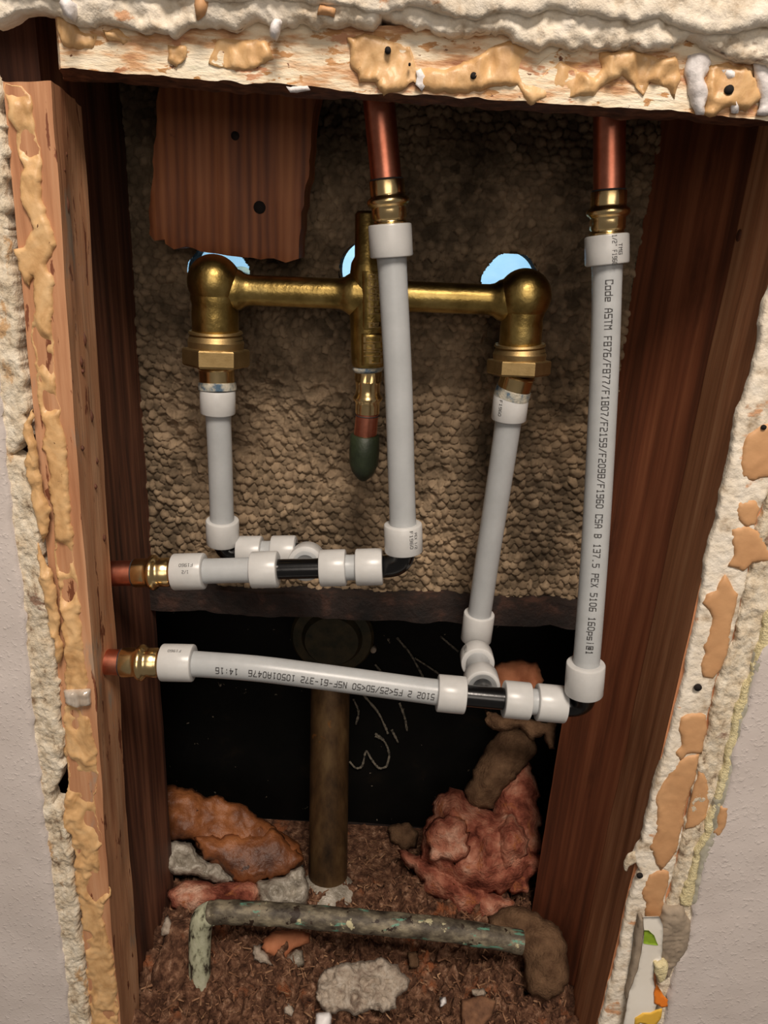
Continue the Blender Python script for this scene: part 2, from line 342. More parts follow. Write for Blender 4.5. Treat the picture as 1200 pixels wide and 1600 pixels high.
def smear(name, poly, dy, parent, mt=MASTIC, h=.0022, amp=.0016, freq=70, seed=0, res=.0014, edge=.0012, rnd=.004, cut=0):
    """ridged adhesive smear"""
    def f(d, p):
        q = p*np.array([1, 1, .7]); wp_ = q+.006*np.stack([vn(q+1, 40), vn(q+2, 40), vn(q+4, 40)], -1); b_ = fbm(wp_+seed, freq, 4, .55); rd = 1-np.abs(b_)*2.2
        flat = np.clip(fbm(q+seed+9, freq*.45, 2)*2.5+.2, 0, 1)
        return (h*.45+amp*(rd*(1-flat*.8))+.0002*vn(q, 500)-cut*np.clip(-fbm(q+seed+3, freq*.8, 3)-.1, 0, 1)*6)*np.clip(d/rnd, 0, 1)**.35
    return wallsheet(name, poly, dy, res, f, mt, parent, edge=edge, efreq=130, thick=.001, seed=seed)
def facing(px, py, z=None, dy=None):
    p_ = PZ(px, py, z) if z is not None else P(px, py, dy); return p_, (CAM-p_).normalized()
def pillow(name, poly, z=None, dy=None, h=.02, amp=.004, freq=40, res=.003, mt=DIRT, parent=None, back=.8, edge=.002, n=None, rnd=None, seed=0, oct=5, ridge=False, sharp=None, pw=.5, **k):
    cx = sum(a for a, b in poly)/len(poly); cy = sum(b for a, b in poly)/len(poly)
    o, nn = facing(cx, cy, z, dy); nn = Vector(n) if n else nn; rd = rnd or h*1.2
    def f(d, p):
        t = np.clip(d/rd, 0, 1); nz = fbm(p+seed, freq, oct, .55)
        if ridge: nz = 1-2*np.abs(nz)
        return h*(1-(1-t)**2)**pw+amp*nz*np.clip(d/(rd*.5), 0, 1)
    return sheet(name, poly, o, nn, res, f, mt, parent, edge=edge, efreq=90, back=back, seed=seed, sharp=sharp, **k)

# ------------------------------------------------------------------ the setting
DW = 0.360
# painted drywall, left
wl = wallsheet('wall_left', [(-160, 60), (-14, 300), (-6, 560), (7, 690), (18, 820), (31, 900), (40, 1000), (48, 1090), (62, 1230), (78, 1350), (88, 1420), (100, 1500), (112, 1640), (112, 1760), (-260, 1760), (-260, 60)],
               DW, .004, lambda d, p: .0006*fbm(p, 30, 3)*np.clip(d/.006, 0, 1)+.0, W_PAINT, thick=.012, edge=.0012)
tag(wl, kind='structure')
wallsheet('plaster_edge', [(-60, 60), (-4, 120), (0, 180), (8, 260), (12, 350), (20, 420), (26, 480), (36, 560), (43, 640), (50, 688), (30, 702), (20, 708), (44, 716), (52, 760), (60, 800), (68, 900), (78, 960), (88, 1040), (94, 1100), (99, 1190), (96, 1222), (78, 1240),
           (84, 1252), (95, 1262), (104, 1290), (112, 1340), (118, 1400), (125, 1450), (131, 1500), (137, 1560), (143, 1640), (150, 1740), (90, 1740), (78, 1500), (50, 1300), (30, 1100), (10, 860), (-10, 700), (-60, 400)],
          DW+.0030, .0013, bumpy(.0012, .0019, 90, .0016), PLAST, wl, thick=.010, edge=.0018)
# top wall: two ragged plaster layers
wt = wallsheet('wall_top', [(-260, -620), (1460, -560), (1460, 70), (1200, 42), (1100, 40), (1060, 34), (980, 36), (900, 26), (830, 34), (800, 22), (740, 26), (640, 16), (560, 10), (480, 4), (400, -4), (300, -6), (120, -12), (-60, -24), (-260, -40)],
               DW-.004, .0022, bumpy(.001, .0024, 50, .003), PLAST2, thick=.016, edge=.0025, efreq=60)
tag(wt, kind='structure')
wallsheet('plaster_edge', [(-260, -70), (300, -30), (800, 0), (1460, 20), (1460, 130), (1230, 112), (1200, 98), (1160, 90), (1140, 94), (1120, 78), (1080, 62), (1050, 80), (1010, 74), (980, 66), (940, 78), (900, 80), (870, 66), (840, 74), (800, 60), (770, 46), (740, 54),
          (700, 56), (665, 44), (630, 32), (600, 26), (585, 44), (560, 40), (520, 38), (490, 40), (450, 36), (436, 52), (425, 36), (400, 34), (370, 44), (330, 43), (290, 38), (272, 52), (250, 55), (225, 48), (200, 40), (165, 36), (150, 42), (118, 38), (98, 22), (60, 16), (20, 22), (-10, 30), (-260, 20)],
          DW+.001, .0015, bumpy(.0016, .0032, 60, .0025), PLAST2, wt, thick=.012, edge=.0014)
for k, pl_ in enumerate([[(424, 36), (430, 28), (440, 30), (438, 52), (432, 62), (424, 56)], [(100, -10), (118, 2), (112, 30), (98, 24), (92, 4)]]):
    wallsheet('plaster_drip', pl_, DW-.005, .0015, bumpy(.003, .001, 80, .003), PUTTY, wt, thick=.004, seed=k)
for k, pl_ in enumerate([[(305, -10), (328, -6), (318, 24), (306, 30), (302, 8)], [(500, 6), (524, 14), (520, 26), (496, 22)]]):
    wallsheet('adhesive_smear', pl_, DW-.003, .0015, bumpy(.002, .001, 80, .003), MASTIC2, wt, thick=.003, seed=k+7)
# right wall: painted face
wr = wallsheet('wall_right', [(1460, 520), (1290, 760), (1215, 980), (1195, 1016), (1184, 1034), (1172, 1090), (1160, 1130), (1146, 1180), (1136, 1240), (1116, 1300), (1103, 1338), (1092, 1390), (1085, 1412), (1074, 1484), (1058, 1502), (1049, 1537), (1041, 1580), (1030, 1640), (1010, 1760), (1460, 1760)],
               DW-.001, .004, lambda d, p: .0006*fbm(p, 30, 3)*np.clip(d/.006, 0, 1), W_PAINT, thick=.013, edge=.0009)
tag(wr, kind='structure')
PAINTEDGE = mat('grey_green_paint_skin', [(.3, (150, 146, 128)), (.7, (192, 188, 172))], (60, 60, 60), rough=.45, bump=.4, bscale=(200, 200, 200))
wallsheet('paint_edge', [(1240, 940), (1196, 1008), (1180, 1022), (1168, 1080), (1150, 1120), (1146, 1160), (1134, 1190), (1126, 1240), (1114, 1250), (1110, 1290), (1095, 1330), (1085, 1385), (1076, 1412), (1090, 1412), (1106, 1340), (1122, 1300), (1142, 1240), (1152, 1180), (1166, 1130), (1178, 1090), (1190, 1036), (1204, 1016), (1250, 960)],
          DW+.0005, .0016, bumpy(.0012, .0010, 60, .002), PAINTEDGE, wr, thick=.008, edge=.0008)
wallsheet('yellow_underlayer', [(1330, 700), (1230, 880), (1198, 958), (1172, 1060), (1150, 1104), (1138, 1170), (1120, 1240), (1100, 1300), (1082, 1350), (1062, 1416), (1080, 1416), (1096, 1330), (1118, 1290), (1132, 1240), (1146, 1180), (1162, 1120), (1176, 1060), (1200, 1010), (1260, 900)],
          DW+.0002, .0015, bumpy(.0008, .0008, 120, .002), YELL, wr, thick=.006, edge=.001)
wallsheet('plaster_edge', [(1330, 560), (1208, 755), (1186, 820), (1170, 900), (1149, 1000), (1130, 1040), (1118, 1080), (1106, 1150), (1090, 1200), (1078, 1252), (1064, 1330), (1052, 1380), (1038, 1425), (1032, 1470), (1028, 1500), (1024, 1560), (1010, 1700), (1060, 1700), (1064, 1500), (1080, 1450), (1092, 1340), (1130, 1230), (1160, 1100), (1210, 980), (1350, 700)],
          DW+.003, .0014, bumpy(.0008, .0014, 110, .0015), PLAST, wr, thick=.010, edge=.001)
wallsheet('torn_plaster', [(1036, 1420), (1066, 1416), (1080, 1440), (1074, 1480), (1056, 1506), (1040, 1530), (1030, 1500), (1024, 1460)], DW+.0005, .0015, bumpy(.003, .002, 90, .004), PAPERB, wr, thick=.006, seed=5)
innr = wallsheet('plaster_strip', [(1290, 230), (1215, 420), (1196, 476), (1180, 560), (1163, 625), (1155, 640), (1146, 700), (1130, 768), (1118, 820), (1104, 862), (1094, 940), (1081, 1012), (1070, 1060), (1056, 1114), (1040, 1170), (1028, 1215), (1012, 1270), (1000, 1318), (988, 1340), (998, 1360), (984, 1397),
           (976, 1440), (968, 1480), (953, 1536), (938, 1600), (918, 1720), (1000, 1720), (1020, 1560), (1024, 1500), (1030, 1470), (1034, 1424), (1048, 1378), (1060, 1330), (1074, 1250), (1087, 1198), (1101, 1150), (1114, 1072), (1126, 1036), (1144, 1000), (1165, 900), (1181, 818), (1203, 752), (1310, 560)],
          DW+.003, .0014, bumpy(.0006, .0009, 110, .0012), PLAST2, wr, thick=.004, edge=.0008, efreq=70)
for k, pl_ in enumerate([
    [(1172, 676), (1195, 664), (1260, 640), (1230, 745), (1192, 748), (1176, 752), (1160, 745), (1158, 720), (1164, 690)],
    [(1150, 790), (1162, 782), (1180, 782), (1187, 796), (1182, 818), (1166, 824), (1154, 812)],
    [(1146, 826), (1168, 820), (1183, 830), (1204, 856), (1230, 850), (1225, 880), (1180, 878), (1160, 892), (1140, 884), (1148, 866), (1144, 846)],
    [(1132, 900), (1140, 912), (1153, 928), (1148, 952), (1141, 980), (1138, 1014), (1128, 1046), (1114, 1060), (1098, 1058), (1094, 1040), (1104, 1020), (1100, 1010), (1110, 990), (1112, 966), (1098, 942), (1104, 928), (1118, 922)],
    [(1064, 1122), (1082, 1116), (1104, 1118), (1104, 1140), (1098, 1160), (1096, 1178), (1080, 1176), (1072, 1178), (1062, 1190), (1056, 1176), (1066, 1164), (1060, 1142)],
    [(1076, 1180), (1092, 1178), (1091, 1200), (1084, 1220), (1074, 1250), (1064, 1300), (1058, 1330), (1046, 1346), (1034, 1362), (1024, 1348), (1016, 1324), (1024, 1300), (1026, 1270), (1026, 1250), (1036, 1222), (1050, 1200)],
    [(1096, 1200), (1106, 1220), (1109, 1246), (1104, 1276), (1090, 1290), (1070, 1298), (1076, 1262), (1084, 1230)],
    [(1014, 1366), (1034, 1360), (1046, 1362), (1044, 1384), (1036, 1410), (1033, 1434), (1008, 1434), (1008, 1410), (1002, 1396)],
    [(1126, 1260), (1137, 1262), (1135, 1290), (1126, 1308), (1115, 1300), (1120, 1280)]]):
    smear('adhesive_patch', pl_, DW+.0021 if k != 8 else DW-.0008, wr, MASTIC2, h=.0018, amp=.0004, freq=35, seed=k*2+1, res=.0018, edge=.0008, rnd=.002)
for k, (x, y, r) in enumerate([(1091, 1075, 6), (1000, 1369, 5), (1194, 668, 4)]):
    mb = MB(); p_ = P(x, y, DW+.0005); mb.add(*lathe(p_, p_+Vector((0, .001, 0)), [(0, R(r, p_)), (1, R(r, p_))], 14)); mb.build('nail_hole', HOLE, wr)

# back wall: mortar pushed through lath, one bumpy face with three pipe holes
PY = 0.512
def backwall():
    x0, x1, z0, z1, st = -.235, .245, .300, .80, .00062
    xs = np.arange(x0, x1, st); zs = np.arange(z0, z1, st); X, Z = np.meshgrid(xs, zs)
    P0 = np.stack([X, np.zeros_like(X), Z], -1)
    wx = X+.0013*fbm(P0, 90, 3)+.004*vn(P0, 18); wz = Z+.0016*fbm(P0+7, 90, 3)+.004*vn(P0+3, 18)
    s = .0060; u = wx/s; q = wz/(s*.88); row = np.floor(q).astype(int)
    F1 = np.full(X.shape, 9.0); F2 = F1.copy(); ID = np.zeros(X.shape, int)
    J = rng.random((256, 256, 3)); tear = np.clip((fbm(P0+13, 34, 3)-.42)*5, 0, 1)
    for dj in (-1, 0, 1):
        for di in (-1, 0, 1):
            r = row+dj; sh = (r % 2)*.5; cix = np.floor(u-sh).astype(int)+di; j = J[r & 255, cix & 255]
            cx = cix+sh+.5+(j[..., 0]-.5)*.50; cz = r+.5+(j[..., 1]-.5)*.50
            d = np.hypot(u-cx, (q-cz)*.92); up = d < F1
            F2 = np.where(up, F1, np.minimum(F2, d)); ID = np.where(up, (r & 255)*256+(cix & 255), ID); F1 = np.where(up, d, F1)
    hb = J.reshape(-1, 3)[ID, 2]
    e = np.clip((F2-F1)/.24, 0, 1); dome = np.minimum(np.sqrt(np.clip(1-(1-e)**2, 0, 1)), np.sqrt(np.clip(1-(F1/.74)**2, 0, 1)))
    merge = np.clip((fbm(P0+31, 28, 3)-.35)*3, 0, 1)            # rougher, torn areas
    h = .0056*dome*(.5+.7*hb)*(1-.55*merge)+merge*.003*(.5+fbm(P0, 150, 4))+.0028*vn(P0+1, 22)+.003*vn(P0+9, 9)+.0003*fbm(P0, 600, 2)
    # bead crevice drip direction
    tone = .72+.45*(hb-.5)+.35*vn(P0+2, 26)+.12*vn(P0, 300)
    stain = np.clip((vn(P0+50, 14)-.2)*2, 0, 1)
    Y = PY-h
    keep = np.ones(X.shape, bool)
    for (hx, hy, hr) in HOLES:
        c = P(hx, hy, PY-.002); rr = R(hr, c)*(1+.03*np.sin(7*np.arctan2(Z-c.z, X-c.x))+.0)
        keep &= np.hypot(X-c.x, Z-c.z) > rr
    bx = [-.3, P(240, 918, PY).x, P(430, 928, PY).x, P(560, 920, PY).x, P(620, 936, PY).x, P(740, 926, PY).x, P(880, 940, PY).x, .3]
    bz = [P(240, 918, PY).z]*2+[P(430, 928, PY).z, P(560, 920, PY).z, P(620, 936, PY).z, P(740, 926, PY).z, P(880, 940, PY).z, P(880, 940, PY).z]
    keep &= Z > np.interp(X, bx, bz)+.003*(dome-.6)+.003*vn(P0+4, 70)
    nz, nx = X.shape; idx = np.arange(nz*nx).reshape(nz, nx)
    kq = keep[:-1, :-1] & keep[1:, :-1] & keep[:-1, 1:] & keep[1:, 1:]
    a, b, c, d = idx[:-1, :-1][kq], idx[:-1, 1:][kq], idx[1:, 1:][kq], idx[1:, :-1][kq]
    q4 = np.c_[a, b, c, d]; used = np.unique(q4); re = -np.ones(nz*nx, int); re[used] = np.arange(len(used)); q4 = re[q4]
    V_ = np.stack([X, Y, Z], -1).reshape(-1, 3)[used]
    me = bpy.data.meshes.new('wall_back'); me.vertices.add(len(V_)); me.vertices.foreach_set('co', V_.ravel())
    me.loops.add(q4.size); me.loops.foreach_set('vertex_index', q4.ravel().astype(np.int32))
    me.polygons.add(len(q4)); me.polygons.foreach_set('loop_start', np.arange(0, q4.size, 4, dtype=np.int32)); me.polygons.foreach_set('loop_total', np.full(len(q4), 4, dtype=np.int32))
    me.update(calc_edges=True); me.validate(); me.polygons.foreach_set('use_smooth', [True]*len(me.polygons))
    ca = me.color_attributes.new('tone', 'FLOAT_COLOR', 'POINT'); t = np.clip(tone, .3, 1.15).reshape(-1)[used]
    sb = stain.reshape(-1)[used]; col = np.stack([t, t*(1-.03*sb), t*(1-.08*sb), np.ones_like(t)], -1); ca.data.foreach_set('color', col.ravel().astype(np.float32))
    me.materials.append(MORTAR); o = bpy.data.objects.new('wall_back', me); C.objects.link(o); tag(o, kind='structure'); return o
HOLES = [(344, 428, 46), (577, 425, 45), (797, 443, 44)]
wb = backwall()
for hx, hy, hr in HOLES:
    c = P(hx, hy, PY-.002); r = R(hr, c)+.0005
    mb = MB(); V_, Fc = sweep([c+Vector((0, t, 0)) for t in (-.002, .006, .012, .018, .022)], [r+.0006, r, r+.0003, r, r], 48, cap=False); mb.add(V_, Fc); mb.build('hole_rim', MORTAR, wb)
mb = MB(); mb.add(*hexa([(-.24, PY+.019, .80), (.25, PY+.019, .80), (.25, PY+.019, .62), (-.24, PY+.019, .62)], [(-.24, PY+.022, .80), (.25, PY+.022, .80), (.25, PY+.022, .62), (-.24, PY+.022, .62)], (4, 4, 1), 0))

# shower room seen through the holes, its far tiled wall
def quad(mb, a, b, c, d, mi=0): mb.add([a, b, c, d], [(0, 1, 2, 3)], mi)
mb = MB(); quad(mb, (-.6, 1.05, .3), (.6, 1.05, .3), (.6, 1.05, 1.1), (-.6, 1.05, 1.1)); tag(mb.build('wall_shower', TILE, smooth=False), kind='structure')
SHW = mat('shower_box_sides', [(.3, (150, 170, 180)), (.7, (170, 190, 200))], (8, 8, 8), rough=.7)
mb = MB()  # closed box added so the shower lamp does not leak out
quad(mb, (-.6, .53, .42), (.6, .53, .42), (.6, 1.05, .42), (-.6, 1.05, .42)); quad(mb, (-.6, .53, 1.1), (.6, .53, 1.1), (.6, 1.05, 1.1), (-.6, 1.05, 1.1))
quad(mb, (-.6, .53, .3), (-.6, 1.05, .3), (-.6, 1.05, 1.1), (-.6, .53, 1.1)); quad(mb, (.6, .53, .3), (.6, 1.05, .3), (.6, 1.05, 1.1), (.6, .53, 1.1))
quad(mb, (-.6, .535, .80), (.6, .535, .80), (.6, .535, 1.1), (-.6, .535, 1.1))
quad(mb, (-.6, .535, .3), (-.234, .535, .3), (-.234, .535, .8), (-.6, .535, .8)); quad(mb, (.244, .535, .3), (.6, .535, .3), (.6, .535, .8), (.244, .535, .8))
tag(mb.build('light_shield_1', SHW, smooth=False), kind='structure')

# sill beam under the mortar
b0 = P(225, 922, .498); b1 = P(915, 942, .498); b2 = P(915, 978, .498); b3 = P(225, 958, .498)
ex = Vector((.10, 0, 0)); bk = Vector((0, .045, 0))
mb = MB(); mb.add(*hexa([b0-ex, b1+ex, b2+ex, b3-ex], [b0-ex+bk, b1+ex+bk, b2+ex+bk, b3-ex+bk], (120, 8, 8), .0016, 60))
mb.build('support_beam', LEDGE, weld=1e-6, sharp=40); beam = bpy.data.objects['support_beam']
tag(beam, 'dark rusty horizontal beam directly under the bumpy mortar wall', 'beam')
# bathtub: black outer side; top plate added to block the shower light
tubz = P(540, 975, .52).z
mb = MB(); mb.add(*hexa([(-.45, .67, tubz+.02), (.45, .67, tubz+.02), (.45, .625, -.02), (-.45, .625, -.02)], [(-.45, .71, tubz+.02), (.45, .71, tubz+.02), (.45, .70, -.02), (-.45, .70, -.02)], (30, 20, 2), .002, 12))
mb.add(*hexa([(-.45, .545, tubz+.03), (.45, .545, tubz+.03), (.45, .545, tubz+.02), (-.45, .545, tubz+.02)], [(-.45, .71, tubz+.03), (.45, .71, tubz+.03), (.45, .71, tubz+.02), (-.45, .71, tubz+.02)], (20, 2, 8), 0))
tub = thing('bathtub', 'black outer side of bathtub with scratched chalk marks behind drain pipe', 'bathtub', (0, .69, 0))
mb.build('tub_side', BLACK, tub)
def chalk(pts, wpx=2.2, seed=0):
    o_ = Vector((0, .67-.0022, tubz+.02)); n_ = Vector((0, -(tubz+.04), .045)).normalized(); q = bez([PN(x, y, o_, n_) for x, y in pts], 10)
    return sweep(q, [R(wpx, p_)*(.6+.5*random.random()) for p_ in q], 6)
mb = MB()
for k, l in enumerate([[(546, 1190), (556, 1200), (566, 1196), (572, 1174), (580, 1186), (592, 1200), (604, 1198)], [(604, 1198), (608, 1178), (600, 1158), (586, 1150)], [(620, 996), (640, 1020), (656, 1048), (662, 1060)], [(648, 1028), (676, 1046), (690, 1056)],
                       [(552, 1092), (560, 1112), (556, 1132)], [(568, 1086), (590, 1112), (602, 1136), (606, 1146)], [(624, 1098), (632, 1120), (636, 1142)], [(586, 1146), (600, 1156)], [(612, 1140), (622, 1160)], [(586, 1038), (598, 1052)], [(688, 994), (702, 1006), (716, 1018)]]):
    mb = MB(); mb.add(*chalk(l)); mb.build('chalk_mark', CHALK, tub)

# studs ---------------------------------------------------------------
def stud(name, f4, b4, mt, n, label, cat='stud', amp=.0006, freq=60):
    mb = MB(); mb.add(*hexa(f4, b4, n, amp, freq)); t = thing(name, label, cat, Vector(f4[3]).lerp(Vector(f4[2]), .5))
    mb.build('board', mt, t, weld=1e-6, sharp=35); return t
# left front stud
lf = stud('wooden_stud', [P(4, 126, .365), P(78, 124, .365), P(192, 1680, .365), P(150, 1680, .365)], [P(4+52, 166, .402), P(128, 168, .402), P(225, 1680, .402), P(170, 1680, .402)], WOODF, (14, 160, 10),
          'light weathered left stud streaked with tan adhesive, cut off at its top', amp=.0011)
# left back stud, its upper part and floor plate end
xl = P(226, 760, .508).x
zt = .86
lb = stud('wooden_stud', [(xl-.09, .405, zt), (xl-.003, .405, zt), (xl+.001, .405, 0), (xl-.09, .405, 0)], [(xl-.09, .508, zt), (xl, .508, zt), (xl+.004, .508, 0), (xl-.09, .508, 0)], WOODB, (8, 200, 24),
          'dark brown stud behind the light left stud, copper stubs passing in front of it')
# right back stud (reddish) and right front stud
rbf = [P(1180, 150, .436), P(1250, 150, .436), P(1000, 1700, .436), P(884, 1640, .436)]
def ext(a, b, k): return a+(a-b)*k
ra, rb_ = P(1155, 340, .434), P(949, 1303, .434)   # front edge of the back stud
rc, rd_ = P(1005, 344, .508), P(846, 1326, .508)   # its rear edge
def atz(a, b, z): return a+(b-a)*((z-a.z)/(b.z-a.z))
X3 = Vector((.09, 0, 0))
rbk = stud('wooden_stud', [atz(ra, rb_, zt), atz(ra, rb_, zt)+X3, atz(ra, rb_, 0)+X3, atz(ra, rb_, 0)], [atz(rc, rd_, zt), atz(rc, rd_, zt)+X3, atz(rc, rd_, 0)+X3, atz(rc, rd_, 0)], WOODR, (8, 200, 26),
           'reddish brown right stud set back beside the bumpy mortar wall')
fa, fb = P(1163, 625, .366), P(999, 1319, .366)
ga, gb = P(1155, 340, .433), P(949, 1303, .433)
rf = stud('wooden_stud', [atz(fa, fb, .80), atz(fa, fb, .80)+X3, atz(fa, fb, 0)+X3, atz(fa, fb, 0)], [atz(ga, gb, .80), atz(ga, gb, .80)+X3, atz(ga, gb, 0)+X3, atz(ga, gb, 0)], WOODR2, (8, 200, 16),
          'lighter brown right stud nearest the room, edged by white plaster')
mb = MB()
for x, y, r, dx in [(1155, 368, 9, 0), (1110, 438, 6, 0)]:
    dd = .405 if x > 1120 else .43
    f_ = atz(fa, fb, P(x, y, dd).z); g_ = atz(ga, gb, P(x, y, dd).z); n_ = (g_-f_).cross(Vector((0, 0, 1))).normalized()
    p_ = PN(x, y, f_, n_); n_ = n_ if n_.x < 0 else -n_
    mb = MB(); mb.add(*lathe(p_-n_*.002, p_+n_*.0008, [(0, R(r, p_)), (.9, R(r, p_)), (1, R(r*.8, p_))], 20)); mb.build('wood_knot', GOUGE, rf)
# header board
hd = stud('header_board', [P(90, 14, .366), P(1400, 70, .366), P(1400, 200, .366), P(96, 108, .366)], [P(90, 30, .392), P(1400, 86, .392), P(1400, 214, .392), P(100, 126, .392)], HEADM, (260, 26, 6),
          'horizontal header board across the top of the opening, smeared with paint and tan adhesive', 'board', amp=.0013, freq=70)
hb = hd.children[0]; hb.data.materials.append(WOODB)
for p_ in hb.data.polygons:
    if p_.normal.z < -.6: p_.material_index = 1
for k, pl_ in enumerate([
    [(546, 62), (570, 54), (600, 62), (640, 74), (650, 108), (690, 112), (730, 96), (760, 76), (800, 62), (840, 70), (884, 62), (880, 78), (850, 94), (822, 112), (828, 132), (850, 116), (880, 94), (900, 108), (930, 122), (940, 104), (934, 84), (960, 78), (1010, 84), (1040, 92), (1060, 90), (1066, 120), (1058, 150), (1048, 140), (1030, 132), (1016, 128),
     (1006, 148), (990, 132), (968, 120), (950, 134), (930, 148), (900, 154), (860, 156), (840, 156), (830, 162), (820, 158), (812, 146), (804, 132), (770, 136), (740, 142), (700, 146), (660, 140), (648, 126), (625, 138), (600, 148), (584, 132), (560, 126), (548, 104)],
    [(88, 20), (104, 26), (128, 44), (150, 54), (148, 72), (120, 80), (98, 72), (90, 46)], [(160, 44), (186, 48), (208, 64), (196, 70), (168, 60)], [(262, 72), (286, 70), (290, 92), (276, 104), (264, 92)],
    [(1106, 100), (1140, 96), (1180, 110), (1188, 160), (1168, 178), (1140, 172), (1120, 182), (1100, 176), (1104, 140)], [(340, 60), (420, 64), (430, 92), (380, 110), (330, 96)]]):
    smear('adhesive_smear', pl_, .3655, hd, h=.0042 if k != 5 else .0026, amp=.0016, freq=75, seed=k*5+2, res=.0014, rnd=.0018, cut=.0008)
for k, pl_ in enumerate([[(1076, 86), (1110, 84), (1118, 94), (1100, 120), (1102, 160), (1098, 182), (1088, 178), (1074, 150), (1070, 116)], [(646, 112), (658, 108), (663, 124), (660, 140), (648, 132)], [(1130, 108), (1158, 104), (1156, 124), (1138, 124)], [(1144, 158), (1158, 158), (1156, 178), (1140, 180)], [(1176, 100), (1230, 96), (1250, 180), (1186, 184)],
                         [(446, 132), (482, 132), (484, 140), (470, 144), (452, 140)]]):
    smear('putty_blob', pl_, .3645, hd, PUTTY, h=.004, amp=.0016, freq=60, seed=k*3+1, res=.0016, rnd=.003)
for x, y, r in [(740, 118, 5), (606, 78, 5), (1140, 140, 7), (640, 100, 2)]:
    mb = MB(); p_ = P(x, y, .3622); mb.add(*lathe(p_, p_+Vector((0, .002, 0)), [(0, R(r, p_)), (1, R(r, p_))], 14)); mb.build('nail_hole', HOLE, hd)
# adhesive on the left stud
lp = [
    [(8, 132), (36, 134), (48, 150), (52, 190), (62, 240), (62, 290), (68, 330), (80, 360), (84, 400), (74, 410), (86, 440), (84, 480), (78, 520), (82, 560), (90, 590), (88, 620), (94, 640), (100, 700), (106, 760), (112, 820), (116, 880), (122, 930), (128, 1000), (134, 1050), (140, 1078), (104, 1080), (100, 1040), (98, 990), (92, 940), (88, 880), (82, 820),
     (78, 760), (70, 700), (66, 640), (62, 600), (54, 560), (52, 520), (54, 470), (50, 430), (44, 450), (36, 440), (26, 420), (22, 390), (40, 380), (52, 360), (44, 340), (34, 320), (32, 290), (38, 260), (28, 240), (22, 200), (10, 180)],
    [(102, 1102), (130, 1104), (140, 1120), (150, 1180), (152, 1220), (146, 1250), (152, 1290), (160, 1310), (152, 1330), (158, 1370), (168, 1390), (170, 1400), (162, 1420), (162, 1440), (172, 1480), (178, 1520), (182, 1560), (190, 1640), (148, 1640), (138, 1560), (134, 1500), (128, 1440), (122, 1400), (118, 1340), (112, 1300), (102, 1290), (98, 1270), (106, 1230), (102, 1180), (100, 1140)],
    [(62, 850), (72, 880), (84, 900), (88, 940), (92, 980), (97, 1034), (90, 1036), (84, 1010), (76, 980), (70, 930), (62, 900)],
    [(40, 660), (50, 640), (52, 680), (58, 720), (66, 770), (78, 800), (74, 830), (66, 850), (52, 800), (50, 760), (40, 720)]]
for k, pl_ in enumerate(lp):
    smear('adhesive_smear', pl_, .3648 if k < 2 else .361, lf, h=.0032 if k == 0 else .0036, amp=(.0008, .0015, .0018, .0018)[k], freq=80, seed=k*4+3, res=.0013, rnd=.0015, cut=.0011 if k < 2 else 0)
wallsheet('clear_tape', [(98, 1080), (140, 1078), (142, 1102), (122, 1106), (102, 1100)], .362, .0015, bumpy(.0016, .0012, 90, .002), FOIL, lf, thick=.002)
# nicks in the left stud's side face
mb = MB()
for x, y, l, dyy in [(104, 318, 30, .388), (101, 240, 12, .384), (98, 265, 10, .38), (131, 530, 22, .39), (126, 565, 18, .385), (128, 580, 8, .395), (142, 650, 20, .39), (128, 700, 10, .38), (150, 720, 12, .393), (162, 840, 14, .392), (148, 760, 10, .385)]:
    # point on the side face: between front corner line and back edge line
    fxp = 78+(y-124)*(192-78)/(1680-124); t = .5
    pf = P(fxp, y, .365); pb = P(128+(y-168)*(225-128)/(1680-168), y, .402); nrm = (pb-pf).cross(Vector((0, 0, 1))).normalized()
    if nrm.x < 0: nrm = -nrm
    k = max(.1, min(.9, (x-fxp)/max(1, (128+(y-168)*.0642-fxp)))); p_ = pf.lerp(pb, k)
    h_ = R(l, p_)/2; q = [p_+Vector((0, 0, h_*s_))+nrm*.0001 for s_ in (-1, -.6, -.2, .2, .6, 1)]
    mb = MB(); mb.add(*sweep(q, [.0001, .0007, .0011, .0010, .0005, .0001], 8)); mb.build('gouge', GOUGE, lf)

# block hanging at the top left inside
bf = [(236, 60), (510, 70), (494, 150), (465, 404), (446, 411), (430, 404), (380, 402), (340, 396), (312, 392), (290, 386), (272, 390), (262, 382), (258, 374), (240, 374), (232, 364), (240, 240), (247, 132)]
blk = wallsheet('wooden_block', bf, .462, .004, lambda d, p: .0006*fbm(p*np.array([1, 1, .2]), 90, 3)-.0008*np.clip(1-d/.002, 0, 1), BLOCK, None, thick=.030, edge=.0009, efreq=120, sharp=40)
blk.location = (0, 0, 0); tag(blk, 'reddish pine block with knots hanging over the left end of the brass valve', 'block')
for x, y, r in [(405, 324, 10), (367, 212, 7)]:
    mb = MB(); p_ = P(x, y, .4612); mb.add(*lathe(p_, p_+Vector((0, .002, 0)), [(0, R(r*.9, p_)), (1, R(r, p_))], 20)); o = mb.build('wood_knot', HOLE if r == 10 else LEDGE, blk)
